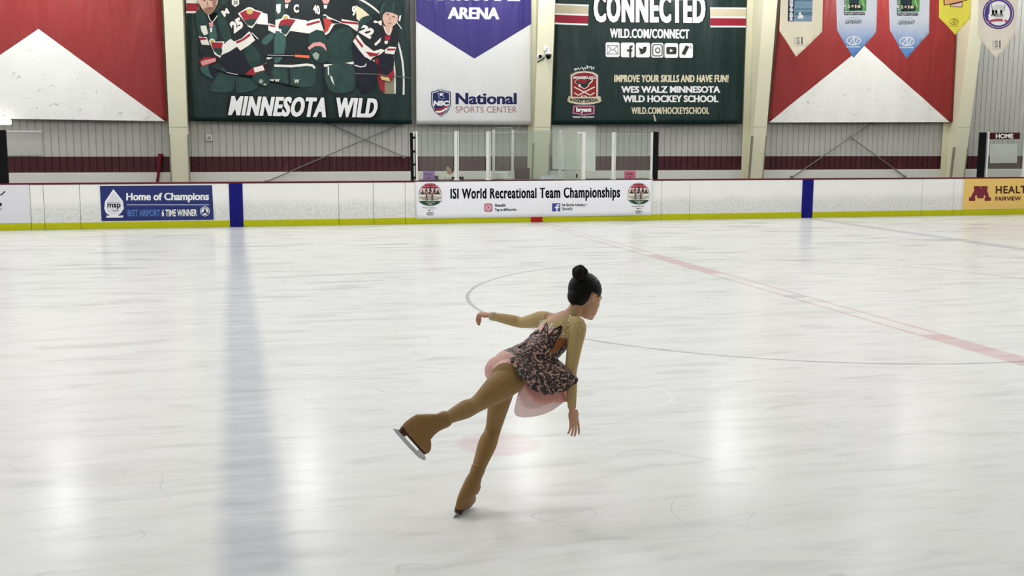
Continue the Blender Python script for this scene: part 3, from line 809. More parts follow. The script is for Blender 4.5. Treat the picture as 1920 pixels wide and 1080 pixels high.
# HOME glass at the right
pxa = W(1850, 290, YG).x; pxb = W(1920, 290, YG).x
pane(pxa + .06, pxb - .06, YG - .006, YG + .006, ZC, 2.34, 'clear acrylic pane carrying the HOME sign')
pane(pxb + .06, pxb + 2.4, YG - .006, YG + .006, ZC, 2.34, 'clear acrylic pane at the right edge beyond the HOME sign')
post(1850, YG, ZC, 2.37, 0.05, 'white post between the black pad and the HOME sign', False)
post(1920, YG, ZC, 2.37, 0.05, 'white post at the right edge of the picture', False)
pane(W(-120, 290, YG).x, W(-14, 290, YG).x - .2, YG - .006, YG + .006, ZC, 2.27, 'clear acrylic pane at the left edge beyond the black pad')
root = empty('home_sign', W(1884, 255, YG - .01), 'small dark maroon HOME sign stuck on the glass', 'sign')
sheet('plate', [(1855.8, 249), (1912.6, 248.5), (1912.4, 260.8), (1855.6, 261.3)], YG - .024, .005, pm('sign_maroon', (58, 10, 22), .4), root)
a = Art(YG - .024); a.box_text('HOME', 1867, 250.6, 1900, 259.6, INK_W, .03); a.build('lettering', root)
root = empty('glass_poster', W(1880, 288, YG - .01), 'pale grey paper notice on the glass below the HOME sign', 'poster')
sheet('paper', [(1856.5, 270), (1907.5, 269.5), (1906.8, 305.6), (1856, 306)], YG - .020, .004, glass_mat('faded_paper', 0.45, (.85, .87, .85, 1)), root)

# ================================================================== THINGS ON THE BACK WALL
M_PANEL = pm('wall_panel_white', (236, 238, 230), 0.4, 0.03, 2)
root = empty('wall_panel', W(1076, 318, YW - .05), 'large white board fixed to the wall behind the box door', 'board')
sheet('board', [(1035.5, 234), (1117, 234), (1116.3, 320.5), (1035.8, 317)], YW - .045, .04, M_PANEL, root)
root = empty('wall_panel', W(44, 292, YW - .05), 'pale grey flat panel on the wall beside the left black pad', 'board')
sheet('board', [(-30, 246.5), (77.5, 246), (79, 292), (-28, 292)], YW - .03, .03, pm('panel_grey', (186, 186, 178), .5), root)
bm = BM(); p, q = W(-30, 246, YW - .04), W(78.5, 246, YW - .04); box(bm, (p.x, YW - .05, p.z - .03), (q.x, YW - .005, p.z + .025), bev=.004); obj('top_rail', bm, M_POST, root)
root = empty('alarm_sounder', W(392, 258, YW - .05), 'small square white sounder with a grey ring on the wall below the hockey team banner', 'alarm')
p = W(392.2, 258.6, YW - .08)
bm = BM(); box(bm, (p.x - .085, YW - .07, p.z - .085), (p.x + .085, YW + .005, p.z + .085), bev=.008); obj('housing', bm, pm('sounder_white', (214, 214, 208), .5), root)
bm = BM(); loft(bm, [((p.x, YW - .07, p.z), (.052, 0, 0), (0, 0, .04)), ((p.x, YW - .085, p.z), (.046, 0, 0), (0, 0, .034))]); obj('speaker_ring', bm, pm('sounder_grey', (120, 122, 120), .5), root)
bm = BM(); loft(bm, [((p.x, YW - .085, p.z), (.024, 0, 0), (0, 0, .018)), ((p.x, YW - .09, p.z), (.02, 0, 0), (0, 0, .015))]); obj('speaker_hole', bm, pm('sounder_light', (190, 192, 190), .5), root)
# maroon pole leaning on the wall
root = empty('maroon_pole', W(297, 343, 5.35), 'dark maroon pole with a thick head leaning on the wall left of the first column', 'pole')
p, q = W(301.2, 289.5, YW - .07), W(297.2, 322, YW - .09)
p0 = q + (q - p) * ((q.z) / (p.z - q.z)); p0.z = 0.0; p0.y = YW - .16
M_MP = pm('pole_maroon', (112, 20, 42), .5)
bm = BM(); tube(bm, [p0, q, p], [.03, .04, .055], 10); obj('shaft', bm, M_MP, root)
bm = BM(); box(bm, (p.x - .075, p.y - .03, p.z - .06), (p.x + .075, p.y + .03, p.z + .02), bev=.015); obj('head', bm, M_MP, root)
# bracing rods
M_ROD = pm('brace_rod', (118, 118, 114), .5)
def brace(label, a_, b_, dy):
    p, q = W(a_[0], a_[1], YW - dy), W(b_[0], b_[1], YW - dy)
    root = empty('brace_rod', q if q.z < p.z else p, label, 'brace rod')
    bm = BM(); tube(bm, [p, q], .017, 6); obj('rod', bm, M_ROD, root)
    for e in (p, q):
        if abs(a_[1] - 255) < 1 and e is p: continue
        bm = BM(); box(bm, (e.x - .04, e.y - .02, e.z - .04), (e.x + .04, YW - .002 if e.z > 1.2 else YW - .062, e.z + .04), bev=.005); obj('end_bracket', bm, M_ROD, root)
brace('thin brace rod falling from left to right below the hockey team banner', (613, 230), (757, 294), .10)
brace('thin brace rod rising to the right below the hockey team banner', (499, 341), (757, 230), .14)
brace('thin brace rod rising to the right below the right red banner', (1486, 332), (1637, 229), .14)
brace('thin brace rod falling from left to right below the right red banner', (1592, 255), (1697, 331), .10)
# bright lamp at the far left
root = empty('wall_lamp', W(4, 228, 4.9), 'small glowing white lamp at the far left edge above the black pad', 'lamp')
p, q = W(-26, 222.8, 4.9), W(21.5, 234, 4.9)
g = NG('lamp_glow'); g.b.inputs['Emission Color'].default_value = (1, .98, .94, 1); g.b.inputs['Emission Strength'].default_value = 2.5
bm = BM(); box(bm, (p.x, 4.84, q.z), (q.x, 4.96, p.z), bev=.04); obj('diffuser', bm, g.m, root)
bm = BM(); tube(bm, [(p.x + .2, 4.95, p.z - .1), (p.x + .2, YW + .01, p.z - .1)], .02, 8); obj('mounting_arm', bm, M_POST, root)

# ---------------------------------------------------------------- security cameras on the second column
rootB, YfB, xmB, wB = colB
def onB(px, py):
    Y = 4.5
    for _ in range(5):
        p = W(px, py, Y); Y = YfB(p.z)
    return p
M_CW = pm('camera_white', (232, 232, 228), .4)
cc = crop(980, 70, 13.5)
p = onB(*cc(650, 435))
root = empty('dome_camera', onB(*cc(575, 290)), 'white dome camera with a black half-sphere on the cream column', 'security camera')
yk = p.y - .13
bm = BM(); q = onB(*cc(570, 285)); box(bm, (q.x - .05, q.y - .07, q.z - .07), (q.x + .045, q.y + .005, q.z + .085), bev=.015); obj('mount', bm, M_CW, root)
bm = BM(); t = W(*cc(655, 260), yk); tube(bm, [(q.x, q.y - .03, q.z + .02), (q.x + .03, q.y - .11, t.z - .01), (t.x, yk, t.z), (t.x, yk, t.z - .10)], .027, 10); obj('arm', bm, M_CW, root)
c = W(*cc(652, 436), yk); rr = .093
bm = BM(); loft(bm, [((c.x, yk, c.z), (rr, 0, 0), (0, rr, 0)), ((c.x, yk, c.z + .055), (rr, 0, 0), (0, rr, 0)), ((c.x, yk, c.z + .08), (rr * .5, 0, 0), (0, rr * .5, 0)), ((c.x, yk, c.z + .10), (.028, 0, 0), (0, .028, 0))]); obj('cap', bm, M_CW, root, True)
bm = BM(); rs = [((c.x, yk, c.z - rr * 1.5 * math.sin(t_)), (rr * .97 * math.cos(t_), 0, 0), (0, rr * .97 * math.cos(t_), 0)) for t_ in [i * PI / 2 / 6 * .98 for i in range(7)]]
loft(bm, rs); obj('dome', bm, pm('dome_black', (12, 12, 14), .12), root, True)
root = empty('turret_camera', onB(*cc(428, 487)), 'small round white camera with a black lens ring left of the dome camera', 'security camera')
c = onB(*cc(428, 487))
bm = BM(); loft(bm, [((c.x, c.y + .004, c.z), (.085, 0, 0), (0, 0, .085)), ((c.x, c.y - .05, c.z), (.078, 0, 0), (0, 0, .078)), ((c.x, c.y - .07, c.z), (.06, 0, 0), (0, 0, .06))]); obj('housing', bm, M_CW, root, True)
bm = BM(); loft(bm, [((c.x, c.y - .069, c.z), (.056, 0, 0), (0, 0, .056)), ((c.x, c.y - .085, c.z), (.045, 0, 0), (0, 0, .045))]); obj('lens_ring', bm, M_BLACK, root)
bm = BM(); loft(bm, [((c.x, c.y - .085, c.z), (.016, 0, 0), (0, 0, .016)), ((c.x, c.y - .09, c.z), (.012, 0, 0), (0, 0, .012))]); obj('lens', bm, pm('lens_grey', (60, 60, 64), .2), root)
bm = BM(); pts = [onB(*cc(*k)) for k in ((545, 500), (510, 560), (455, 590), (400, 606), (372, 630))]
tube(bm, [v + Vector((0, -.016, 0)) for v in pts], [.013, .012, .011, .014, .02], 8)
root2 = empty('camera_cable', pts[2], 'black cable looping under the cameras on the cream column', 'cable'); obj('cable', bm, M_BLACK, root2)

# ================================================================== BIG BANNERS
def cloth(name, rgb, fold=0.35, rough=0.42, dirt=0.0):
    g = NG(name); P = g.pos(); M = g.math
    n = g.noise(g.mapping(P, (1.1, 1, 0.22), (0, 0.18, 0)), 1.4, 3, 0.5, 0.4)
    c = g.mix(g.noise(P, 1.5, 4), L3(rgb, .93), L3(rgb, 1.07))
    if dirt:
        _, _, Z = g.sep(P)
        sc_ = g.noise(g.mapping(P, (1, 1, 1.9), (0, .5, 0)), 7, 4, .55, .8)
        c = g.mix(M('MULTIPLY', M('MULTIPLY', g.mr(sc_, .64, .72), g.mr(Z, 2.6, 4.6, 1, .25)), dirt), c, L3((120, 120, 118)))
    g.L(c, g.b.inputs['Base Color']); g.b.inputs['Roughness'].default_value = rough; g.b.inputs['Specular IOR Level'].default_value = .28
    g.bump(n, fold * 1.8, .25)
    return g.m
def wv_b(ph):
    return lambda x, z: .010 * math.sin(x * 3.1 + ph + .5 * z) + .006 * math.sin(x * 7.3 - 1.1 * z + ph)
M_HEM = pm('banner_hem', (20, 24, 24), .5); M_CORD = pm('cord', (200, 200, 195), .6)
def big_banner(label, corners, mat, ph, top=-62):
    """corners TL TR BR BL measured at picture top (y=0) and the bottom edge; extended upward out of the frame"""
    tl, tr, br, bl = corners
    k = top / (bl[1] - 0.0)
    TL = (tl[0] + (tl[0] - bl[0]) * -k, top); TR = (tr[0] + (tr[0] - br[0]) * -k, top)
    root = empty('hanging_banner', W((bl[0] + br[0]) / 2, bl[1], YB), label, 'banner')
    wv = wv_b(ph)
    sheet('fabric', [TL, TR, br, bl], YB, .008, mat, root, wv, 40, 30)
    a_, b_ = W(*TL, YB), W(*TR, YB)
    bm = BM(); tube(bm, [(a_.x - .05, YB + .02, a_.z + .02), (b_.x + .05, YB + .02, b_.z + .02)], .025, 10); obj('top_rod', bm, M_STEEL, root)
    for t_ in (.08, .92):
        x = a_.x + (b_.x - a_.x) * t_; z = a_.z + (b_.z - a_.z) * t_ + .02
        bm = BM(); box(bm, (x - .03, YB, z - .02), (x + .03, YW + .01, z + .05)); obj('wall_bracket', bm, M_STEEL, root)
    return root, wv
M_REDC = cloth('banner_red', (148, 48, 48), .30, .4); M_WHC = cloth('banner_white_print', (242, 242, 238), .1, .5, dirt=.7)
M_DGRN = cloth('banner_dark_green', (24, 46, 43), .35, .35)
# left red banner with white peak
root, wv = big_banner('red banner with a large white triangle at the far left of the wall', [(-196, 0), (303, 0), (313.5, 227), (-180, 219)], M_REDC, .3)
a = Art(YB, wv); a.poly([(72, 54), (130, 96.5), (190, 140.5), (250, 184.5), (309, 227), (200, 225.5), (72, 223.5), (-60, 221.5), (-164, 219.5), (-100, 171), (-40, 130), (20, 90)], M_WHC); a.build('white_triangle', root)
# right red banner
root, wv = big_banner('red banner with a large white triangle behind the row of pennants', [(1464, 0), (1795, 0), (1787, 229), (1441, 229.5)], M_REDC, 1.7)
a = Art(YB, wv); a.poly([(1620, 86), (1662, 123.5), (1700, 157.5), (1740, 193), (1781, 229), (1680, 229.2), (1560, 229.4), (1442, 229.5), (1500, 182), (1560, 134.5)], M_WHC); a.build('white_triangle', root)
# white / purple sponsor banner
M_WSP = cloth('banner_sponsor_white', (222, 222, 221), .12, .45); M_PURP = cloth('banner_purple', (56, 48, 116), .3, .4)
root, wv = big_banner('white banner with a purple pointed top and the sports center shield', [(779.5, 0), (995.5, 0), (997, 234), (781, 233)], M_WSP, 2.9)
a = Art(YB, wv)
a.poly([(779.3, -58), (995, -58), (995.8, 0), (996, 45), (960, 67), (925, 88.5), (889.3, 110), (860, 91.5), (820, 66), (780, 40), (779.6, 0)], M_PURP); a.build('purple_field', root)
c4_ = crop(760, 0, 4.32)
a = Art(YB, wv, tf=c4_); a.k = 3
a.box_text('ARENA', 346, 58, 757, 152, INK_W, .02, slope=.012, lean=4, hb=4)
a.box_text('NATIONAL', 175, -92, 930, 1, INK_W, .06, slope=.012)
a.build('arena_lettering', root)
a = Art(YB, wv, tf=c4_)
sh = [(208, 745), (250, 733), (290, 722), (330, 733), (370, 745), (370, 850), (345, 905), (290, 946), (235, 905), (208, 850)]
M_SHN = pm('shield_navy', (38, 42, 92), .5); M_SHR = pm('shield_red', (150, 52, 60), .5)
a.poly(sh, M_SHN); a.poly([(290 + (x - 290) * .9, 838 + (y - 838) * .93) for x, y in sh], INK_W); a.poly([(290 + (x - 290) * .84, 838 + (y - 838) * .89) for x, y in sh], M_SHN)
a.poly([(228, 885), (280, 878), (352, 845), (345, 865), (290, 898), (240, 900)], M_SHR); a.poly([(240, 900), (290, 898), (345, 865), (330, 892), (290, 912), (255, 915)], INK_W); a.poly([(255, 915), (290, 912), (330, 892), (315, 912), (290, 932)], M_SHR)
a.line([(258, 722), (275, 730), (300, 728), (333, 738), (305, 758), (308, 780), (322, 802), (272, 800), (270, 770), (260, 745), (258, 722)], 5, pm('outline_grey', (160, 165, 190), .5))
a.poly([(290 + (21 if i % 2 == 0 else 8.5) * math.sin(i * PI / 5), 764 - (21 if i % 2 == 0 else 8.5) * math.cos(i * PI / 5)) for i in range(10)], INK_W)
a.build('shield_emblem', root)
a = Art(YB, wv, tf=c4_); a.k = 10
a.box_text('NSC', 224, 815, 350, 858, INK_W, .06, lean=6); a.build('shield_lettering', root)
a = Art(YB, wv, tf=c4_)
a.box_text('National', 410, 752, 899, 845, INK_NAVY, .02, hb=3)
a.build('name_lettering', root)
a = Art(YB, wv, tf=c4_); a.box_text('SPORTS CENTER', 407, 862, 903, 913, pm('ink_dusty_red', (158, 110, 112), .5), .0); a.build('subtitle_lettering', root)

# green website banner
root, wv = big_banner('dark green banner headed CONNECTED with white icons and a hockey school badge', [(1043, 0), (1400, 0), (1391, 232.5), (1034, 233.5)], M_DGRN, 4.1)
c5_ = crop(1020, 0, 4.32)
M_TAN = pm('ink_tan', (196, 186, 160), .5); M_BRED = pm('ink_band_red', (146, 34, 52), .5); M_CRM2 = pm('ink_cream_letter', (226, 216, 186), .5)
for nm, P4 in (('left_stripe', ((92, 28), (362, 38), (356, 206), (88, 196))), ('right_stripe', ((1344, 60), (1641, 62), (1636, 222), (1346, 222)))):
    a = Art(YB, wv, tf=c5_)
    def q(u0, v0, u1, v1, m):
        f = lambda u, v: ((1 - v) * ((1 - u) * P4[0][0] + u * P4[1][0]) + v * ((1 - u) * P4[3][0] + u * P4[2][0]), (1 - v) * ((1 - u) * P4[0][1] + u * P4[1][1]) + v * ((1 - u) * P4[3][1] + u * P4[2][1]))
        a.poly([f(u0, v0), f(u1, v0), f(u1, v1), f(u0, v1)], m)
    q(0, 0, 1, 1, INK_W); q(0, .07, 1, .46, M_TAN); q(0, .54, 1, .92, M_BRED)
    a.build(nm, root)
a = Art(YB, wv, tf=c5_)
a.box_text('CONNECTED', 400, -60, 1308, 186, INK_K, .05, slope=.008, spacing=1.16, hb=9); a.k = 4
a.box_text('CONNECTED', 406, -54, 1302, 182, INK_W, .03, slope=.008, spacing=1.16, hb=6)
a.build('heading_lettering', root)
a = Art(YB, wv, tf=c5_); a.box_text('WILD.COM/CONNECT', 535, 230, 1175, 306, INK_W, .02, slope=.012, spacing=1.1, hb=2.5); a.build('website_lettering', root)
M_DKI = pm('ink_charcoal', (50, 52, 52), .5)
IC = [(498, 612, 343), (622, 734, 345), (745, 859, 346), (869, 966, 348), (975, 1085, 350), (1095, 1207, 350)]
for i, (xa_, xb2, yt) in enumerate(IC):
    a = Art(YB, wv, tf=c5_); yb = yt + 119; cx, cy = (xa_ + xb2) / 2, (yt + yb) / 2
    a.poly(rrect(xa_, yt, xb2, yb, 14), INK_W)
    if i == 0:
        a.line([(512, 368), (599, 370), (599, 438), (512, 438)], 5, M_DKI, closed=True); a.line([(512, 368), (555, 408), (599, 370)], 5, M_DKI); a.line([(512, 438), (545, 400)], 4, M_DKI); a.line([(599, 438), (566, 400)], 4, M_DKI)
    elif i == 1:
        a.poly([(690, 463), (690, 418), (672, 418), (672, 400), (690, 400), (690, 385), (696, 372), (708, 367), (718, 367), (718, 384), (710, 386), (707, 391), (707, 400), (717, 400), (714, 418), (707, 418), (707, 463)], M_DKI)
    elif i == 2:
        a.poly([(768, 378), (780, 390), (800, 398), (803, 384), (812, 377), (824, 380), (836, 378), (830, 390), (828, 412), (815, 430), (795, 440), (768, 432), (784, 426), (772, 416), (779, 413), (768, 400), (775, 398)], M_DKI)
    elif i == 3:
        a.line(rrect(880, 362, 957, 453, 16), 8, M_DKI, closed=True); a.ring(920, 408, 18, 20, 8, M_DKI); a.ell(945, 380, 4, 4, M_DKI)
    elif i == 4:
        a.poly(rrect(990, 380, 1072, 440, 12), M_DKI); a.poly([(1020, 395), (1045, 410), (1020, 424)], INK_W)
    else:
        a.poly([(1150, 366), (1178, 380), (1142, 448), (1112, 436)], M_DKI); a.line([(1183, 368), (1192, 376), (1195, 392)], 3, M_DKI, 3); a.line([(1178, 375), (1186, 382), (1188, 394)], 3, M_DKI, 3)
    a.build('icon_tile', root)
a = Art(YB, wv, tf=c5_); a.box_text('IMPROVE YOUR SKILLS AND HAVE FUN!', 568, 606, 1490, 666, M_CRM2, .02, slope=.001, lean=3, spacing=1.08, hb=2); a.build('slogan_lettering', root)
a = Art(YB, wv, tf=c5_); a.box_text('WES WALZ MINNESOTA', 625, 698, 1425, 752, INK_W, .025, hb=2); a.build('school_lettering', root)
a = Art(YB, wv, tf=c5_); a.box_text('WILD HOCKEY SCHOOL', 640, 772, 1410, 828, INK_W, .025, hb=2); a.build('school_lettering', root)
a = Art(YB, wv, tf=c5_); a.box_text('WILD.COM/HOCKEYSCHOOL', 710, 868, 1338, 924, M_CRM2, .015, spacing=1.1, hb=1.6); a.build('website_lettering', root)
a = Art(YB, wv, tf=c5_); a.poly([(884, 930), (896, 929), (911, 980), (897, 983)], M_TAN); a.build('loose_tag', root)
cb = crop(1040, 100, 7.71)
a = Art(YB, wv, tf=cb)
bd = [(222, 305), (300, 262), (430, 245), (555, 262), (633, 305), (633, 660), (222, 660)]
def shr(p, f, cx=428, cy=455): return [(cx + (x - cx) * f, cy + (y - cy) * f) for x, y in p]
a.poly(bd, M_GREYI); a.poly(shr(bd, .955), M_TAN); a.poly(shr(bd, .90), pm('ink_pale_cream', (236, 220, 205), .5)); a.poly(shr(bd, .845), pm('badge_red', (138, 36, 42), .5))
a.poly([(285, 405), (350, 355), (395, 345), (430, 333), (465, 352), (555, 378), (545, 410), (500, 450), (490, 480), (430, 520), (395, 498), (345, 480), (345, 455), (300, 430)], pm('ink_pale_cream', (236, 220, 205), .5))
a.poly([(295, 405), (355, 364), (430, 350), (540, 388), (490, 440), (478, 475), (430, 508), (400, 488), (365, 465), (310, 428)], pm('badge_dark', (36, 46, 44), .5)); a.poly([(310, 400), (360, 375), (430, 385), (500, 390), (440, 440), (350, 430)], M_DRED); a.ell(430, 362, 22, 16, M_TAN); a.ell(362, 460, 14, 14, INK_W)
for s_ in (-1, 1):
    a.line([(428 - s_ * 148, 486), (428, 560), (428 + s_ * 85, 606), (428 + s_ * 145, 570)], 17, pm('ink_pale_cream', (236, 220, 205), .5))
a.ell(420, 624, 38, 20, pm('ink_pale_cream', (236, 220, 205), .5)); a.ell(420, 618, 20, 9, pm('badge_red', (138, 36, 42), .5))
for s_ in (-1, 1): a.poly([(428 + s_ * 190, 625), (428 + s_ * 228, 615), (428 + s_ * 250, 690), (428 + s_ * 190, 725), (428 + s_ * 170, 660)], M_TAN)
a.poly([(215, 632), (280, 656), (350, 668), (428, 671), (505, 668), (575, 656), (641, 632), (650, 700), (575, 728), (505, 739), (428, 742), (350, 739), (280, 728), (205, 700)], M_CRM2)
a.build('school_badge', root)
a = Art(YB, wv, tf=cb); a.k = 26
a.text('MINNESOTA WILD', ((268, 330), (590, 330), (590, 372), (268, 372)), INK_W, .03, 1.1, bend=-38 * -.0)
a.build('badge_lettering', root)
a = Art(YB, wv, tf=cb); a.k = 26; a.text('HOCKEY SCHOOL', ((220, 645), (630, 645), (630, 690), (220, 690)), INK_K, .05, 1.1, bend=-24); a.build('ribbon_lettering', root)
a = Art(YB, wv, tf=cb); a.line([(285, 248), (292, 212), (300, 245), (312, 215), (322, 240), (345, 205), (355, 235), (395, 200), (405, 232)], 7, INK_W, 3); a.line([(408, 205), (420, 238), (440, 200), (452, 230), (470, 172), (478, 222), (500, 185), (508, 210), (530, 185), (530, 235), (552, 205), (572, 200), (555, 232)], 7, INK_W, 3); a.build('signature', root)
a = Art(YB, wv, tf=cb)
a.poly([(270, 752), (578, 752), (576, 880), (425, 898), (256, 872)], pm('ink_mauve', (176, 120, 142), .5)); a.poly([(290, 778), (555, 778), (552, 860), (425, 878), (280, 856)], pm('ink_wine', (104, 18, 44), .5))
a.build('sponsor_plate', root)
a = Art(YB, wv, tf=cb); a.k = 5
a.box_text('bryant', 312, 780, 530, 866, INK_W, .06); a.build('sponsor_lettering', root)
a = Art(YB, wv, tf=cb); a.box_text('Heating & Cooling Systems', 262, 905, 570, 938, INK_W, .04); a.build('sponsor_subtitle', root)

# ---------------------------------------------------------------- hockey team banner
root, wv = big_banner('dark green banner with a group of hockey players above bold white lettering', [(349.5, 0), (768.5, 0), (772, 233), (354.5, 227)], M_DGRN, 5.3)
A_ = crop(360, 0, 5.684); B_ = crop(500, 0, 5.684); C_ = crop(600, 0, 5.684); T_ = crop(340, 0, 4.364)
J = pm('jersey_dark', (28, 35, 37), .5, .4, 5); JG = pm('jersey_green', (36, 60, 56), .5, .45, 5); JL = pm('jersey_light', (58, 90, 84), .5, .5, 5); JN = pm('jersey_navy', (26, 28, 40), .5, .4, 5)
PG = pm('pants_green', (46, 70, 65), .5, .55, 4); CRM = pm('jersey_cream', (226, 222, 214), .5, .06, 4); RD = pm('jersey_red', (146, 40, 50), .5, .1, 4); SK = pm('printed_skin', (204, 168, 150), .5, .08, 5); PK = pm('glove_cuff', (216, 150, 150), .5); GOLD = pm('crest_gold', (186, 168, 96), .5); ORG = pm('stick_orange', (226, 112, 78), .5)
def new(tf): return Art(YB, wv, tf=tf)
k0 = 1
# ring behind the right player and the corner stripe
a = new(T_); a.poly([(40, 0), (145, 0), (145, 108), (40, 108)], CRM); a.poly([(40, 26), (143, 28), (143, 92), (40, 92)], RD); a.build('corner_stripe', root)
a = new(C_)
a.line([(400, -20), (470, 15), (560, 75), (640, 145), (720, 230), (780, 330), (830, 450), (868, 600), (885, 720), (892, 860), (890, 1010)], 20, CRM, 3)
a.line([(775, 600), (790, 700), (797, 820), (797, 1000)], 18, CRM, 3); a.poly([(585, 630), (660, 600), (690, 800), (690, 1000), (640, 950), (600, 800)], RD); a.line([(572, 640), (580, 720), (592, 830)], 18, CRM); a.poly([(690, 830), (788, 830), (792, 1000), (690, 1000)], pm('ring_tan', (140, 132, 108), .5)); a.poly([(380, 55), (450, 95), (530, 165), (430, 235), (390, 200)], pm('patch_cream', (218, 208, 176), .5))
a.build('ring_emblem', root)
def player(ops, k):
    global a
    a = new(ops[0]); a.k = k
    for o in ops[1:]:
        if o[0] == 'poly' and o[2] in (J, JG, JL, JN, PG, SK) and len(o) == 3: o = o + (3,)
        getattr(a, o[0])(*o[1:])
    a.build('printed_player', root)
# second player from the left, behind
player([A_, ('poly', [(405, 0), (862, 0), (885, 250), (872, 600), (800, 850), (640, 780), (560, 560), (480, 300), (420, 120)], J),
    ('poly', [(745, 135), (803, 148), (810, 265), (685, 255)], CRM),
    ('poly', [(490, 142), (560, 100), (580, 85), (615, 76), (650, 88), (668, 105), (755, 128), (700, 225), (640, 302), (575, 275), (610, 280), (560, 240), (520, 190)], CRM),
    ('poly', [(510, 140), (580, 105), (660, 115), (738, 135), (690, 215), (635, 280), (560, 230)], RD), ('poly', [(560, 225), (685, 200), (636, 280)], JG), ('ell', 615, 124, 34, 30, GOLD),
    ('poly', [(425, 0), (500, 0), (503, 45), (462, 76), (425, 45)], CRM), ('box_text', '20', 440, 5, 488, 48, JG, .04),
    ('poly', [(812, 285), (885, 268), (888, 362), (812, 322)], CRM), ('poly', [(835, 250), (885, 262), (887, 285), (835, 268)], RD),
    ('poly', [(745, 430), (800, 375), (862, 345), (868, 400), (800, 470), (760, 470)], JL), ('poly', [(735, 688), (790, 643), (796, 670), (742, 702)], CRM)], 2)
# fourth player, right of centre, behind
player([C_, ('poly', [(-20, 0), (385, 0), (412, 220), (400, 330), (345, 440), (362, 690), (370, 980), (80, 1000), (20, 720), (-30, 500)], J),
    ('poly', [(100, 380), (330, 300), (362, 660), (50, 640)], JG), ('poly', [(228, 203), (412, 235), (418, 330), (395, 335), (300, 268), (232, 250)], CRM), ('poly', [(230, 222), (410, 240), (410, 262), (230, 246)], RD),
    ('poly', [(5, 195), (25, 160), (55, 152), (90, 178), (235, 243), (150, 262), (95, 352), (40, 388), (20, 300)], CRM), ('poly', [(18, 205), (60, 190), (190, 240), (120, 255), (85, 330), (45, 360)], pm('crest_red', (180, 62, 54), .5)), ('poly', [(110, 205), (215, 243), (140, 250)], J), ('ell', 48, 182, 24, 16, JG),
    ('box_text', '9', 340, 62, 384, 172, CRM, .05), ('poly', [(20, 0), (105, 0), (85, 40), (40, 42)], PK), ('poly', [(38, 55), (78, 52), (70, 92), (42, 92)], CRM),
    ('poly', [(40, 685), (200, 682), (360, 655), (362, 682), (200, 710), (40, 712)], CRM), ('poly', [(60, 715), (358, 690), (368, 930), (250, 990), (100, 960)], PG), ('line', [(88, 710), (90, 800)], 14, CRM), ('poly', [(105, 800), (130, 820), (155, 915), (120, 860)], CRM)], 4)
# centre player with the letter C
player([B_, ('poly', [(60, 0), (555, 0), (600, 190), (612, 330), (470, 370), (445, 640), (505, 700), (80, 690), (85, 340), (25, 290)], J),
    ('poly', [(90, 720), (500, 700), (515, 820), (490, 920), (250, 915), (105, 885)], PG), ('poly', [(220, 730), (250, 735), (255, 910), (235, 905)], J),
    ('poly', [(95, 340), (200, 385), (190, 560), (150, 640), (82, 660)], JL), ('poly', [(95, 0), (185, 0), (190, 160), (100, 220)], JG),
    ('poly', [(92, 213), (200, 190), (330, 205), (425, 218), (462, 360), (260, 330), (95, 332)], CRM),
    ('poly', [(112, 275), (130, 222), (165, 190), (180, 160), (205, 152), (238, 168), (250, 195), (332, 203), (268, 300), (203, 390), (165, 352), (140, 345)], CRM),
    ('poly', [(125, 270), (145, 225), (200, 195), (310, 212), (262, 285), (203, 370), (150, 330)], RD), ('poly', [(128, 275), (255, 275), (203, 370), (150, 330)], JG), ('ell', 202, 188, 26, 18, GOLD), ('ell', 148, 318, 9, 9, INK_W),
    ('box_text', 'C', 287, 46, 343, 136, CRM, .06), ('text', '40', ((492, 48), (562, 62), (570, 165), (497, 135)), CRM, .05), ('poly', [(102, 48), (150, 42), (146, 130), (122, 150), (104, 120)], CRM),
    ('poly', [(190, 0), (260, 0), (245, 25), (200, 35)], PK), ('poly', [(195, 48), (232, 42), (222, 88), (200, 88)], CRM),
    ('poly', [(413, 235), (490, 212), (562, 198), (608, 332), (530, 318), (450, 358)], CRM), ('poly', [(422, 255), (560, 219), (568, 240), (430, 279)], RD),
    ('poly', [(20, 248), (95, 270), (92, 360), (18, 322)], CRM), ('poly', [(30, 262), (93, 275), (92, 292), (30, 282)], RD),
    ('poly', [(465, 358), (600, 330), (625, 470), (455, 480)], JG),
    ('poly', [(440, 505), (500, 455), (570, 448), (620, 475), (638, 540), (610, 545), (580, 500), (520, 490), (450, 535)], PK),
    ('poly', [(455, 545), (520, 495), (600, 505), (655, 600), (610, 670), (510, 650)], JG), ('poly', [(485, 580), (525, 555), (560, 580), (545, 640), (510, 630)], pm('glove_palm', (150, 162, 148), .5)),
    ('poly', [(0, 578), (300, 584), (300, 606), (0, 600)], JN), ('line', [(8, 588), (290, 594)], 7, pm('stick_grey', (182, 178, 186), .5)), ('poly', [(300, 582), (455, 592), (452, 622), (300, 608)], ORG),
    ('line', [(80, 700), (260, 706), (430, 690), (490, 700), (512, 728)], 26, CRM), ('poly', [(0, 612), (70, 615), (20, 635), (0, 632)], CRM), ('poly', [(580, 700), (600, 700), (620, 1000), (600, 1000)], JN),
    ('box_text', 'W', 290, 845, 348, 888, CRM, .05), ('box_text', 'M W', 38, 842, 138, 876, CRM, .05)], 14)
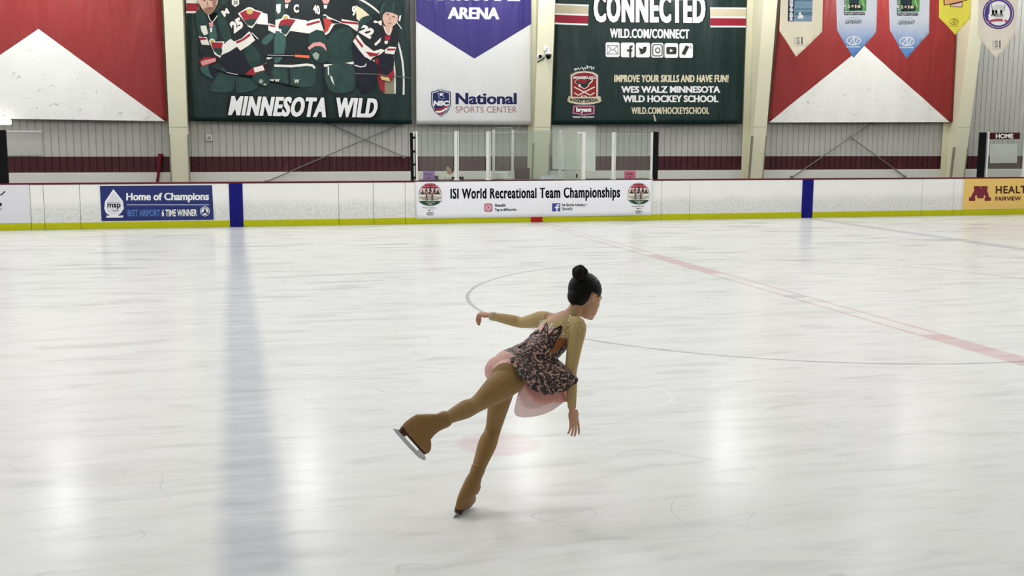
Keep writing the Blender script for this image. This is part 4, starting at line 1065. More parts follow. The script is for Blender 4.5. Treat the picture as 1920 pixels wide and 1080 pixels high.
# left front player, number 25
player([A_, ('poly', [(185, 970), (245, 845), (335, 710), (480, 800), (690, 850), (680, 955), (480, 985), (465, 840), (420, 975)], PG),
    ('poly', [(35, 150), (110, 108), (260, 130), (330, 50), (440, 110), (560, 235), (665, 420), (745, 560), (800, 645), (740, 700), (640, 735), (560, 795), (430, 800), (330, 705), (260, 640), (105, 620), (70, 400)], J),
    ('poly', [(35, 150), (110, 112), (175, 250), (190, 420), (110, 480), (75, 390)], JG), ('poly', [(185, 280), (240, 260), (265, 420), (190, 430)], JL),
    ('poly', [(265, 170), (330, 140), (400, 330), (420, 440), (330, 420)], JG), ('poly', [(560, 560), (640, 480), (740, 640), (640, 720)], JG), ('poly', [(320, 580), (500, 530), (600, 750), (430, 800), (330, 700)], JN),
    ('poly', [(90, 278), (150, 272), (172, 360), (130, 380), (100, 330)], CRM),
    ('poly', [(72, 385), (110, 402), (155, 395), (188, 482), (105, 478)], CRM), ('poly', [(76, 402), (150, 405), (158, 425), (84, 430)], RD),
    ('poly', [(340, 470), (410, 415), (445, 440), (492, 490), (400, 550), (310, 590), (318, 530)], CRM),
    ('poly', [(180, 440), (200, 412), (235, 418), (250, 445), (345, 442), (325, 530), (303, 618), (240, 580), (215, 510)], CRM), ('poly', [(200, 452), (330, 455), (300, 595), (225, 530)], RD), ('poly', [(222, 525), (318, 520), (300, 596)], JG), ('ell', 215, 442, 20, 14, GOLD),
    ('poly', [(437, 450), (530, 410), (612, 335), (672, 430), (600, 490), (515, 543)], CRM), ('poly', [(465, 445), (540, 415), (612, 358), (625, 382), (555, 432), (482, 468)], RD),
    ('line', [(635, 350), (705, 418)], 9, CRM), ('text', '25', ((392, 250), (505, 180), (555, 285), (452, 362)), CRM, .07), ('text', 'M', ((308, 125), (372, 88), (402, 140), (345, 185)), CRM, .05),
    ('poly', [(165, 150), (215, 235), (272, 165), (262, 135)], INK_K), ('line', [(168, 150), (190, 210), (215, 242), (245, 205), (270, 168)], 9, CRM),
    ('poly', [(72, -4), (266, -4), (258, 70), (215, 140), (165, 155), (118, 110), (85, 55)], SK), ('poly', [(215, -4), (266, -4), (256, 75), (225, 105)], pm('printed_skin_dark', (150, 112, 98), .5)),
    ('poly', [(118, 105), (150, 80), (212, 76), (245, 95), (215, 142), (165, 156)], pm('printed_beard', (142, 104, 88), .5)), ('line', [(168, 92), (205, 88)], 8, pm('printed_lip', (110, 60, 56), .5)), ('line', [(118, 12), (148, 8)], 8, INK_K), ('line', [(188, 4), (218, 2)], 8, INK_K), ('line', [(163, 18), (160, 58), (178, 62)], 6, pm('printed_lip', (110, 60, 56), .5)),
    ('poly', [(178, 245), (225, 240), (222, 290), (190, 290)], PK), ('poly', [(190, 300), (218, 298), (214, 345), (195, 345)], CRM),
    ('poly', [(95, 705), (180, 695), (262, 735), (245, 835), (160, 815), (100, 765)], JL), ('poly', [(175, 700), (262, 735), (245, 835), (195, 790)], JN),
    ('poly', [(80, 652), (128, 610), (252, 612), (257, 662), (150, 702), (108, 715)], RD), ('poly', [(92, 660), (140, 640), (250, 622), (254, 655), (150, 690), (108, 700)], PK),
    ('line', [(252, 748), (400, 790), (660, 832), (900, 882), (1137, 935)], 15, INK_K), ('line', [(365, 772), (490, 798)], 9, pm('stick_grey', (182, 178, 186), .5)),
    ('poly', [(562, 795), (640, 730), (755, 690), (780, 755), (655, 805)], RD), ('poly', [(655, 725), (752, 698), (772, 748), (668, 775)], CRM),
    ('poly', [(640, 830), (690, 780), (770, 765), (832, 850), (795, 915), (700, 893)], JG), ('ell', 734, 868, 22, 22, pm('glove_palm', (150, 162, 148), .5)), ('ell', 776, 902, 18, 12, pm('glove_palm', (150, 162, 148), .5))], 60)
# right player leaning forward, number 22
player([C_, ('poly', [(350, 450), (480, 600), (620, 700), (590, 880), (480, 1000), (400, 900), (355, 600)], JN),
    ('poly', [(430, 205), (520, 165), (640, 150), (690, 290), (760, 275), (815, 235), (838, 430), (780, 600), (775, 740), (705, 795), (640, 760), (630, 620), (520, 560), (400, 390), (408, 300)], J),
    ('poly', [(432, 205), (520, 168), (560, 200), (470, 260), (415, 330)], JG), ('poly', [(640, 580), (775, 590), (775, 740), (705, 795), (640, 760)], JN),
    ('poly', [(350, 442), (400, 368), (470, 470), (580, 555), (640, 545), (520, 620), (480, 612), (420, 540)], CRM), ('poly', [(380, 392), (462, 492), (445, 512), (372, 412)], RD),
    ('poly', [(470, 545), (560, 550), (650, 522), (690, 540), (640, 580), (560, 615), (540, 645), (490, 612)], CRM), ('poly', [(482, 552), (600, 570), (640, 560), (600, 600), (530, 605)], RD),
    ('poly', [(690, 530), (735, 498), (810, 505), (786, 582), (690, 570)], CRM), ('poly', [(715, 518), (802, 520), (797, 540), (712, 542)], RD),
    ('text', '22', ((462, 258), (592, 325), (530, 420), (408, 345)), CRM, .07), ('text', 'M', ((575, 222), (655, 222), (655, 275), (565, 240)), CRM, .05), ('poly', [(575, 470), (650, 400), (640, 445), (590, 492)], CRM),
    ('line', [(365, 695), (430, 715), (480, 705), (490, 680)], 12, CRM), ('line', [(365, 785), (560, 790), (960, 832)], 11, pm('stick_dark', (96, 92, 90), .5)),
    ('poly', [(738, 785), (778, 738), (790, 800), (742, 880), (700, 810)], RD), ('poly', [(640, 812), (730, 828), (745, 870), (655, 850)], pm('glove_tan', (206, 186, 130), .5)),
    ('poly', [(665, 262), (690, 285), (770, 280), (745, 370), (700, 360)], SK), ('line', [(682, 290), (700, 345), (740, 380), (752, 285)], 10, CRM),
    ('poly', [(685, 385), (745, 375), (745, 430), (690, 432)], RD), ('poly', [(682, 440), (722, 436), (715, 470), (688, 470)], CRM),
    ('poly', [(660, 165), (700, 125), (822, 160), (825, 215), (800, 260), (748, 294), (700, 285), (672, 235)], SK), ('line', [(700, 155), (732, 162)], 8, INK_K), ('line', [(765, 178), (795, 188)], 8, INK_K), ('line', [(718, 245), (760, 252)], 7, pm('printed_lip', (110, 60, 56), .5)), ('line', [(745, 180), (738, 215), (755, 220)], 6, pm('printed_skin_dark', (150, 112, 98), .5)),
    ('poly', [(635, 200), (628, 95), (660, 25), (715, -12), (800, -8), (852, 45), (872, 135), (855, 225), (830, 232), (824, 165), (770, 140), (700, 130), (668, 160), (658, 215)], pm('helmet', (30, 50, 48), .35, .3, 5)), ('line', [(650, 140), (655, 80), (690, 30)], 9, JL), ('line', [(780, 20), (775, 110)], 8, JL), ('poly', [(842, 170), (862, 165), (850, 228), (832, 228)], CRM), ('line', [(810, 235), (865, 310)], 8, INK_W)], 60)
a = new(T_); a.k = 110
M_SHADE = pm('ink_letter_edge', (10, 16, 16), .5)
a.text('MINNESOTA', ((405, 778), (1212, 793), (1190, 969), (378, 951)), M_SHADE, .05, 1.12, hb=9); a.text('WILD', ((1262, 793), (1622, 800), (1606, 970), (1250, 965)), M_SHADE, .05, 1.12, hb=9)
a.text('MINNESOTA', ((415, 784), (1203, 799), (1176, 962), (386, 944)), INK_W, .03, 1.12, hb=5); a.text('WILD', ((1270, 800), (1612, 806), (1582, 964), (1258, 958)), INK_W, .03, 1.12, hb=5)
a.build('team_lettering', root)

# ================================================================== HANGING PENNANTS
def pennant(label, outline, mat, Y):
    """outline: (left top x, right top x) at y=0 then left corner, tip, right corner"""
    (lx, rx), L_, tip, R_ = outline
    up = -75.0
    lx2 = lx + (lx - L_[0]) * (-up / max(1, L_[1])) * .5; rx2 = rx + (rx - R_[0]) * (-up / max(1, R_[1])) * .5
    root = empty('hanging_pennant', W(tip[0], tip[1], Y), label, 'pennant')
    wv = lambda x, z, s=random.uniform(0, 6): .012 * math.sin(x * 5.5 + s) + .006 * math.sin(x * 11 + s - z)
    pts = [(lx2, up), (rx2, up), (rx, 0), R_, tip, L_, (lx, 0)]
    P = [W(x, y, Y) for x, y in pts]
    bm = BM(); bm.faces.new([bm.verts.new(p) for p in P])
    xs = [p.x for p in P]; zs = [p.z for p in P]
    for no, lo, hi, st in ((Vector((1, 0, 0)), min(xs), max(xs), .06), (Vector((0, 0, 1)), min(zs), max(zs), .2)):
        c = lo + st
        while c < hi:
            bmesh.ops.bisect_plane(bm, geom=bm.verts[:] + bm.edges[:] + bm.faces[:], plane_co=no * c, plane_no=no); c += st
    for v in bm.verts: v.co.y += wv(v.co.x, v.co.z)
    r = bmesh.ops.extrude_face_region(bm, geom=bm.faces[:])
    for v in [e for e in r['geom'] if isinstance(e, bmesh.types.BMVert)]: v.co.y += .005
    obj('cloth', bm, mat, root, True)
    a_, b_ = P[0], P[1]
    bm = BM(); tube(bm, [(a_.x - .03, Y + .005, a_.z), (b_.x + .03, Y + .005, b_.z)], .016, 8); obj('top_rod', bm, M_STEEL, root)
    for p in (a_, b_):
        bm = BM(); tube(bm, [(p.x, Y + .005, p.z), (p.x, Y + .005, 9.62)], .006, 5); obj('hanging_cord', bm, M_CORD, root)
    return root, wv
def grad(name, c0, c1, z0, z1):
    g = NG(name); P = g.pos(); z = g.sep(P)[2]
    n = g.math('MULTIPLY', g.noise(P, 2.0, 3), .25)
    g.L(g.mix(g.mr(g.math('ADD', z, n), z0, z1), L3(c0), L3(c1)), g.b.inputs['Base Color']); g.b.inputs['Roughness'].default_value = .6
    return g.m
YP = .9
M_PCR = pm('pennant_cream', (236, 228, 204), .6, .04, 3); M_PCR2 = pm('pennant_beige', (232, 222, 206), .6, .04, 3); M_PYL = pm('pennant_yellow', (236, 224, 84), .6, .06, 3)
zb, zt = W(1600, 95, YP).z, W(1600, 15, YP).z
M_PBL = grad('pennant_blue', (88, 142, 206), (222, 226, 236), zb, zt)
P1 = crop(1450, 0, 9.39); P2 = crop(1650, 0, 7.11)
M_PIC = pm('picture_blue', (124, 152, 176), .5, .15, 4); M_PIC2 = pm('picture_teal', (88, 124, 140), .5, .1, 4); M_PICN = pm('picture_navy', (46, 48, 80), .5)
root, wv = pennant('cream pennant with a blue skate picture, leftmost of the row', ((1463.8, 1543.2), (1461.2, 57.5), (1493.5, 106.3), (1541.6, 59.6)), M_PCR, YP)
a = Art(YP, wv, tf=P1)
a.poly([(278, -200), (695, -200), (688, 0), (668, 380), (252, 374), (268, 0)], M_PIC)
for y0, y1 in ((-30, 20), (145, 170), (205, 268)): a.poly([(385, y0), (684, y0 + 5), (676, y1 + 5), (380, y1)], M_PIC2)
a.poly([(266, -200), (385, -200), (375, 0), (358, 376), (254, 374), (262, 0)], M_PICN)
a.poly([(440, 320), (432, 300), (455, 262), (448, 225), (482, 208), (500, 250), (530, 280), (528, 318), (470, 322)], INK_W); a.line([(432, 330), (535, 330)], 5, INK_W)
a.build('printed_picture', root)
a = Art(YP, wv, tf=P1); a.k = 8
a.text('MINNESOTA', ((280, 362), (290, -240), (352, -240), (342, 362)), INK_W, .05); a.build('side_lettering', root)
def isi(tf, x0, y0, sx, root, wv, gm):
    a = Art(YP, wv, tf=tf)
    a.box_text('I', x0, y0, x0 + sx * .12, y0 + sx * .8, pm('ink_pale_mark', (196, 196, 186), .5), .02); a.box_text('S', x0 + sx * .24, y0, x0 + sx * .62, y0 + sx * .82, gm, .04); a.box_text('I', x0 + sx * .76, y0, x0 + sx * .9, y0 + sx * .82, M_GREYI, .04)
    a.line([(x0, y0 + sx * .96), (x0 + sx * 1.2, y0 + sx * .96)], sx * .04, gm)
    a.build('mark_lettering', root)
M_GRM = pm('ink_soft_grey', (150, 150, 146), .5)
isi(P1, 368, 650, 165, root, wv, M_GRM)
def oval(tf, cx, cy, rx, ry, w, m, root, wv, Y=YP):
    a = Art(Y, wv, tf=tf)
    a.ring(cx, cy, rx, ry, w, m, n=32)
    a.line([(cx - rx * .62, cy + ry * .7), (cx - rx * .30, cy - ry * .05), (cx + rx * .02, cy - ry * .85)], w * 1.1, m, 3)
    a.line([(cx + rx * .35, cy - ry * .85), (cx + rx * .08, cy - ry * .72), (cx + rx * .02, cy - ry * .3), (cx + rx * .08, cy + ry * .3), (cx - rx * .1, cy + ry * .8), (cx - rx * .3, cy + ry * .85)], w * 1.1, m, 3)
    a.line([(cx + rx * .2, cy + ry * .85), (cx + rx * .5, cy), (cx + rx * .68, cy - ry * .6)], w * 1.1, m, 3)
    a.build('oval_emblem', root)
def blue_pennant(label, outline, tf, s):
    root, wv = pennant(label, outline, M_PBL, YP)
    t = lambda x, y: tf(*s(x, y))
    a = Art(YP, wv, tf=t)
    a.poly([(1285, -260), (1645, -260), (1632, 195), (1560, 195), (1285, 200)], pm('picture_green', (96, 160, 92), .5, .2, 6))
    a.poly([(1330, -260), (1520, -260), (1500, 60), (1565, 110), (1562, 182), (1325, 190), (1310, 60)], pm('picture_black', (32, 42, 48), .5)); a.line([(1560, -60), (1570, 40), (1600, 120)], 22, pm('picture_lime', (176, 206, 130), .5), 3)
    for y in (-60, 10, 45): a.line([(1350, y), (1420, y - 12), (1480, y + 4)], 7, pm('picture_slate', (70, 96, 120), .5), 3)
    a.build('printed_picture', root)
    a = Art(YP, wv, tf=t); a.k = 9
    a.box_text('2', 1308, 82, 1355, 138, M_CRM2, .05); a.poly([(1395 + (30 if i % 2 == 0 else 12) * math.sin(i * PI / 5), 108 - (30 if i % 2 == 0 else 12) * math.cos(i * PI / 5)) for i in range(10)], M_CRM2); a.box_text('16', 1435, 80, 1535, 140, M_CRM2, .06); a.build('year_lettering', root)
    a = Art(YP, wv, tf=t)
    a.box_text('ISI WORLD RECREATIONAL', 1242, 208, 1615, 236, INK_K, .05); a.box_text('TEAM CHAMPIONSHIPS', 1242, 240, 1612, 268, INK_K, .05); a.text('ST. LOUIS', ((1242, 196), (1246, -120), (1276, -120), (1274, 196)), INK_K, .05); a.build('event_lettering', root)
    a = Art(YP, wv, tf=t); a.box_text('presented by the', 1340, 298, 1518, 318, M_GRM, .02); a.build('sponsor_lettering', root); a = Art(YP, wv, tf=t); a.box_text('PLAZAS OF THE', 1290, 338, 1556, 368, pm('ink_dim', (120, 124, 140), .5), .0); a.box_text('GATEWAY', 1268, 366, 1556, 424, pm('ink_slate', (92, 96, 112), .5), .03, slope=-.02); a.build('sponsor_lettering', root)
    oval(t, 1416, 716, 118, 74, 17, INK_W, root, wv)
    a = Art(YP, wv, tf=t); a.box_text('Ice Skating Institute', 1292, 806, 1530, 842, INK_W, .04); a.build('institute_lettering', root)
blue_pennant('blue and white 2016 pennant, second from the left in the row', ((1567.6, 1644.3), (1569.5, 57), (1600.7, 108.7), (1642.8, 60.2)), P1, lambda x, y: (x, y))
blue_pennant('blue and white 2016 pennant, third from the left, beside the yellow one', ((1667, 1743.5), (1669.2, 57), (1699.3, 109.8), (1742.2, 62.3)), P1, lambda x, y: (x + 932, y + 12))
YP_ = YP
root, wv = pennant('small yellow pennant hanging in the row beside two blue ones', ((1761.2, 1820.8), (1761.1, 33.2), (1791.4, 65.4), (1819.6, 34.6)), M_PYL, YP)
a = Art(YP, wv, tf=P2)
a.poly([(845, 0), (870, -60), (1170, -100), (1165, 5), (1040, 38), (848, 76)], M_BRN); a.poly([(858, 0), (880, -50), (1155, -90), (1150, 0), (1030, 28), (860, 64)], pm('picture_peach', (232, 176, 120), .5)); a.poly([(928, 62), (1040, 38), (1105, 20), (1100, 97), (930, 90)], M_BRN); a.poly([(938, 68), (1040, 46), (1096, 30), (1092, 88), (940, 83)], pm('picture_rose', (238, 204, 196), .5))
a.build('printed_picture', root)
M_OLV = pm('ink_olive', (130, 122, 44), .5)
oval(P2, 986, 290, 62, 40, 7, M_OLV, root, wv)
a = Art(YP, wv, tf=P2); a.box_text('Ice Skating Institute', 922, 342, 1048, 356, M_OLV, .03); a.build('institute_lettering', root)
root, wv = pennant('cream pennant with a purple and red round emblem, rightmost of the row', ((1834.2, 1908.8), (1831.3, 64.7), (1868.6, 110.3), (1903.9, 66.1)), M_PCR2, YP)
a = Art(YP, wv, tf=P2)
M_PRP = pm('ink_purple', (80, 60, 134), .5); M_RSE = pm('ink_rose_red', (180, 78, 96), .5)
a.ell(1577, 178, 207, 210, M_PRP, n=40); a.ell(1577, 178, 188, 192, M_PCR2, n=40); a.ell(1577, 178, 182, 186, M_PRP, n=40); a.ell(1577, 178, 152, 162, INK_W, n=40)
a.ring(1577, 295, 110, 28, 34, M_RSE, a0=175, a1=365); a.ell(1577, 312, 75, 18, INK_W)
for x in (1490, 1660): a.line([(x, 55), (x + (8 if x < 1577 else -8), 150)], 9, M_GREYI)
a.ring(1577, 140, 80, 70, 6, M_GRM, 180, 360); a.ring(1577, 140, 58, 48, 6, M_GRM, 180, 360); a.ring(1577, 135, 34, 26, 5, M_GRM, 180, 360)
for x in (1505, 1545, 1610): a.poly([(x - 16, 145), (x, 130), (x + 18, 145), (x + 14, 175), (x + 22, 215), (x + 8, 215), (x, 185), (x - 10, 215), (x - 22, 212), (x - 10, 175)], INK_K)
for y in (185, 205, 225): a.line([(1530, y), (1640, y)], 8, M_GRM)
a.build('round_emblem', root)
isi(P2, 1498, 540, 118, root, wv, M_GRM)

# ================================================================== PEOPLE
def voxel_body(name, bm, voxel, smooth_it=6):
    """fuse overlapping volumes into one continuous skin"""
    me = bpy.data.meshes.new(name); bm.to_mesh(me); bm.free()
    o = bpy.data.objects.new(name, me); col.objects.link(o)
    m = o.modifiers.new('r', 'REMESH'); m.mode = 'VOXEL'; m.voxel_size = voxel; m.use_smooth_shade = True
    m2 = o.modifiers.new('s', 'SMOOTH'); m2.iterations = smooth_it; m2.factor = .5
    dg = bpy.context.evaluated_depsgraph_get(); dg.update()
    out = bpy.data.meshes.new_from_object(o.evaluated_get(dg))
    bpy.data.objects.remove(o); bpy.data.meshes.remove(me)
    for p in out.polygons: p.use_smooth = True
    out.name = name; out.materials.clear()
    return out
def limb(bm, pts, rs, n=16):
    """tapered chain: rounded joints + cones, rs may hold (r) values"""
    pts = [Vector(p) for p in pts]
    P = [tuple(p) + (r,) for p, r in zip(pts, rs)]
    Q = catmull(P, 5, False)
    tube(bm, [q[:3] for q in Q], [max(.002, q[3]) for q in Q], n)
    sph(bm, pts[0], rs[0], 14); sph(bm, pts[-1], rs[-1], 14)
def frame_mat(o, f, u, s=1.0):
    """local axes x = right, y = forward, z = up"""
    f = Vector(f).normalized(); u = Vector(u); u = (u - f * u.dot(f)).normalized(); r = f.cross(u)
    return lambda x, y, z: Vector(o) + (r * x + f * y + u * z) * s, r, f, u
def head_parts(bm, T, r, f, u, s):
    def el(x, y, z, a, b, c, seg=18): ball(bm, T(x, y, z), r * a * s, f * b * s, u * c * s, seg)
    el(0, -.010, .030, .073, .094, .088, 24)      # skull
    el(0, .022, .010, .066, .072, .085, 20)       # forehead / face
    el(0, .028, -.042, .059, .060, .068, 18)      # cheeks
    el(0, .040, -.080, .040, .044, .034, 16)      # jaw
    el(0, .066, -.096, .020, .020, .017, 12)      # chin
    for x in (-1, 1):
        el(x * .030, .058, -.030, .024, .022, .022, 12)   # cheekbone
        el(x * .030, .082, .016, .020, .009, .007, 10)    # brow
        el(x * .028, .026, -.064, .030, .048, .042, 14)   # jaw corner
    # nose
    tube(bm, [T(0, .082, .012), T(0, .096, -.012), T(0, .107, -.030)], [.007 * s, .009 * s, .011 * s], 10); el(0, .104, -.032, .011, .011, .009, 10)
    for x in (-1, 1): el(x * .010, .096, -.035, .007, .008, .006, 8)
    el(0, .081, -.060, .021, .012, .0065, 12); el(0, .079, -.071, .018, .012, .0065, 12)   # lips
    for x in (-1, 1):   # ears
        c = T(x * .070, -.008, -.014)
        pts = [T(x * (.071 + .004 * math.sin(t)), -.010 - .012 * math.cos(t), -.014 + .019 * math.sin(t)) for t in [i * 2 * PI / 12 for i in range(13)]]
        tube(bm, pts, .0045 * s, 8); ball(bm, c, r * .005 * s, f * .011 * s, u * .020 * s, 10); ball(bm, T(x * .070, -.005, -.034), r * .005 * s, f * .007 * s, u * .008 * s, 8)
def hand(bm, wrist, d, palm_n, side, s, curl, spread=.12, bends=(.6, 1.0, .7)):
    """d: pointing direction, palm_n: palm normal, side: thumb side vector"""
    d = Vector(d).normalized(); n = Vector(palm_n); n = (n - d * n.dot(d)).normalized(); t = d.cross(n)
    if t.dot(Vector(side)) < 0: t = -t
    w = Vector(wrist); pc = w + d * .045 * s
    ball(bm, pc, d * .046 * s, t * .036 * s, n * .014 * s, 16)
    ball(bm, w + d * .075 * s, d * .018 * s, t * .037 * s, n * .012 * s, 14)
    L = [.070, .079, .074, .058]
    for i in range(4):
        off = (1.5 - i) * .0195
        base = w + d * .078 * s + t * off * s
        dd = (d + t * (1.5 - i) * spread).normalized(); ang = 0; p = base; pts = [base - dd * .015 * s, base]
        cc = curl[i] if isinstance(curl, (list, tuple)) else curl
        for j, fr in enumerate((.45, .32, .23)):
            ang += cc * bends[j]
            v = (dd * math.cos(ang) + n * math.sin(ang)); p = p + v * L[i] * fr * s; pts.append(p)
        limb(bm, pts, [.0074 * s, .0074 * s, .0070 * s, .0064 * s, .0054 * s], 10)
    b = w + d * .022 * s + t * .026 * s
    td = (d * .62 + t * .62 + n * .45).normalized(); td2 = (d * .85 + t * .25 + n * .45).normalized()
    limb(bm, [b, b + td * .032 * s, b + td * .032 * s + td2 * .03 * s, b + td * .032 * s + td2 * .052 * s], [.012 * s, .0105 * s, .009 * s, .007 * s], 10)
def shell(name, me, faces, off, mats, mi_of, parent):
    """clothing: the chosen skin faces, lifted off the body"""
    used = {}; vs = []; fs = []; mi = []
    for p in faces:
        idx = []
        for v in p.vertices:
            if v not in used:
                used[v] = len(vs); q = me.vertices[v]; vs.append(q.co + q.normal * (off(q.co) if callable(off) else off))
            idx.append(used[v])
        fs.append(idx); mi.append(mi_of(p))
    m = bpy.data.meshes.new(name); m.from_pydata([tuple(v) for v in vs], [], fs); m.update()
    for p, k in zip(m.polygons, mi): p.use_smooth = True; p.material_index = k
    return link(name, m, parent, mats)
def segd(p, a, b):
    ab = b - a; t = max(0, min(1, (p - a).dot(ab) / ab.length_squared)); return (p - (a + ab * t)).length, t
def inpoly(x, y, P):
    c = False; n = len(P)
    for i in range(n):
        x1, y1 = P[i]; x2, y2 = P[i - 1]
        if (y1 > y) != (y2 > y) and x < (x2 - x1) * (y - y1) / (y2 - y1) + x1: c = not c
    return c

# ---------------------------------------------------------------- the figure skater
FOOT = G(849.5, 972.5)
D0 = (FOOT - CAM).dot(FW)
def S(px, py, d): return CAM + ray(px, py) * (D0 + d)
AWAY = FW; RIGHT = RX
SKIN = pm('skin', (196, 150, 122), .5, .05, 30); 
hipL, hipR = S(948, 698, .08), S(963, 706, -.05)
kneeL, ankL = S(925, 803, .22), S(891, 894, .08)
kneeR, ankR = S(895, 757, -.27), S(824, 791, -.50)
pel, waist, chest, c7 = S(957, 690, .03), S(1013, 660, .10), S(1044, 625, .18), S(1070, 592, .24)
shL, shR = S(1016, 599, .36), S(1083, 613, .08)
elL, wrL = S(979, 604.5, .52), S(921, 592.5, .62)
elR, wrR = S(1070, 698, .02), S(1072.5, 765, .0)
headc = S(1097.5, 556, .22)
# free boot and standing boot frames
toeF, heelF = S(801, 853, -.52), S(752, 799, -.50)
fwdR = (toeF - heelF).normalized()
footL_f = (G(884, 950.5) - FOOT).normalized()
bm = BM()
latH = (hipR - hipL).normalized(); latS = (shR - shL).normalized()
def ring(c, lat, up, a, b):
    up = Vector(up).normalized(); l = (lat - up * lat.dot(up)).normalized(); fr = up.cross(l); return (c, l * a, fr * b)
ax1 = (waist - pel).normalized(); ax2 = (chest - waist).normalized(); ax3 = (c7 - chest).normalized()
lm = (latH + latS).normalized()
R_ = [ring(pel - ax1 * .10, latH, ax1, .055, .05), ring(pel - ax1 * .06, latH, ax1, .115, .095), ring(pel, latH, ax1, .135, .108), ring(pel.lerp(waist, .45), lm, ax1, .126, .098), ring(waist, lm, ax1 + ax2, .112, .096),
      ring(waist.lerp(chest, .5), latS, ax2, .118, .098), ring(chest, latS, ax2 + ax3, .132, .096), ring(chest.lerp(c7, .5), latS, ax3, .128, .082), ring(chest.lerp(c7, .85), latS, ax3, .085, .062), ring(c7 + ax3 * .01, latS, ax3, .045, .045)]
loft(bm, R_, 28)
fr_h = ax1.cross(latH)                         # front/back axis of the pelvis
back = fr_h if fr_h.dot(-AWAY) > 0 else -fr_h
for h, q in ((hipL, .062), (hipR, .062)): ball(bm, h + back * .025 - ax1 * .03, (.088, 0, 0), (0, .088, 0), (0, 0, .088), 18)
limb(bm, [hipL, hipL.lerp(kneeL, .45), kneeL, kneeL.lerp(ankL, .32), kneeL.lerp(ankL, .7), ankL, ankL.lerp(FOOT.lerp(G(884, 950.5), .35), .4)], [.088, .070, .047, .055, .043, .034, .024])
limb(bm, [hipR, hipR.lerp(kneeR, .45), kneeR, kneeR.lerp(ankR, .32), kneeR.lerp(ankR, .7), ankR], [.088, .080, .046, .050, .036, .029])
limb(bm, [ankR, ankR.lerp(heelF.lerp(toeF, .30), .45)], [.029, .022])
for sh, el, wr in ((shL, elL, wrL), (shR, elR, wrR)):
    limb(bm, [c7.lerp(sh, .45) - ax3 * .03, sh, sh.lerp(el, .45), el, el.lerp(wr, .35), wr], [.045, .050, .042, .033, .033, .0215])
    ball(bm, c7.lerp(sh, .35) - ax3 * .03, latS * .09, (0, 0, .035), AWAY * .045, 14)
# shoulder blades
for k in (-1, 1): ball(bm, chest.lerp(c7, .45) + latS * .062 * k - AWAY * .062, latS * .035, ax3 * .055, AWAY * .018, 12)
# neck + head
hf = RIGHT * .72 + AWAY * .62 + Vector((0, 0, -.30)); hu = Vector((0, 0, .93)) + AWAY * .30 + RIGHT * .12
HS = 1.13
T, hr, hfw, hup = frame_mat(headc, hf, hu, HS)
limb(bm, [c7 - ax3 * .02, c7.lerp(T(0, -.035, -.055), .5), T(0, -.02, -.03)], [.050, .043, .046])
head_parts(bm, T, hr, hfw, hup, HS)
# hands
dL = (S(902, 589, .65) - wrL).normalized()
handL_d = (S(900, 588.5, .66) - wrL).normalized()
hand(bm, wrL, handL_d, Vector((0, 0, -1)) + RIGHT * .25, AWAY, 1.04, [.92, 1.0, 1.02, 1.06], .0, (1.2, .35, .22))
hand(bm, wrR, S(1077, 795, .0) - wrR, RIGHT * -.70 + AWAY * .70, RIGHT * .7 + AWAY * .7, 1.10, [.12, .22, .26, .34], .05)
body = voxel_body('skater_body', bm, .0036, 5)
# soften the face and jaw
_nb = {}
for e in body.edges:
    a_, b_ = e.vertices; _nb.setdefault(a_, []).append(b_); _nb.setdefault(b_, []).append(a_)
_hv = []
for v in body.vertices:
    q = v.co - headc
    if q.length < .16 and abs(q.dot(hr)) < .060 * HS and q.dot(hup) > -.125 * HS: _hv.append(v.index)
for _ in range(22):
    new_ = {i: sum((body.vertices[j].co for j in _nb[i]), Vector()) / len(_nb[i]) for i in _hv}
    for i, c in new_.items(): body.vertices[i].co = body.vertices[i].co.lerp(c, .5)
body.update()
skater = empty('person', FOOT, 'figure skater in leopard print dress gliding on one leg with one arm stretched out', 'person')
bones = {'legL': (hipL, kneeL), 'shinL': (kneeL, ankL + Vector((0, 0, -.1))), 'legR': (hipR, kneeR), 'shinR': (kneeR, ankR.lerp(heelF, .6)), 'upL': (shL, elL), 'foreL': (elL, wrL), 'upR': (shR, elR), 'foreR': (elR, wrR),
         'handL': (wrL + handL_d * .012, S(902, 603, .66)), 'handR': (wrR + (S(1077, 795, 0) - wrR).normalized() * .012, S(1077, 812, 0)), 'head': (T(0, 0, .03), T(0, .03, -.07)), 'neck': (c7 + ax3 * .012, T(0, -.03, -.05)), 'torso': (pel, waist), 'torso2': (waist, c7 - ax3 * .05)}
rad = {'legL': .085, 'shinL': .05, 'legR': .085, 'shinR': .05, 'upL': .045, 'foreL': .035, 'upR': .045, 'foreR': .035, 'handL': .03, 'handR': .03, 'head': .085, 'neck': .045, 'torso': .12, 'torso2': .12}
lab = []
for v in body.vertices:
    best = None
    for k, (a_, b_) in bones.items():
        d, t = segd(v.co, a_, b_); d /= rad[k]
        if best is None or d < best[0]: best = (d, k)
    lab.append(best[1])
def flab(p):
    c = {}
    for v in p.vertices: c[lab[v]] = c.get(lab[v], 0) + 1
    return max(c, key=c.get)
body.materials.append(SKIN)
ob = bpy.data.objects.new('body', body); col.objects.link(ob); ob.parent = skater; ob.matrix_parent_inverse = Matrix.Translation(-FOOT)
M_TIGHT = pm('tights_tan', (148, 116, 72), .55, .04, 30); M_MESH = pm('nude_mesh', (186, 160, 108), .55, .06, 60); M_LPINK = pm('leotard_pink', (224, 176, 168), .5, .04, 20); M_CUT = pm('cutout_tan', (150, 92, 56), .55, .2, 90)
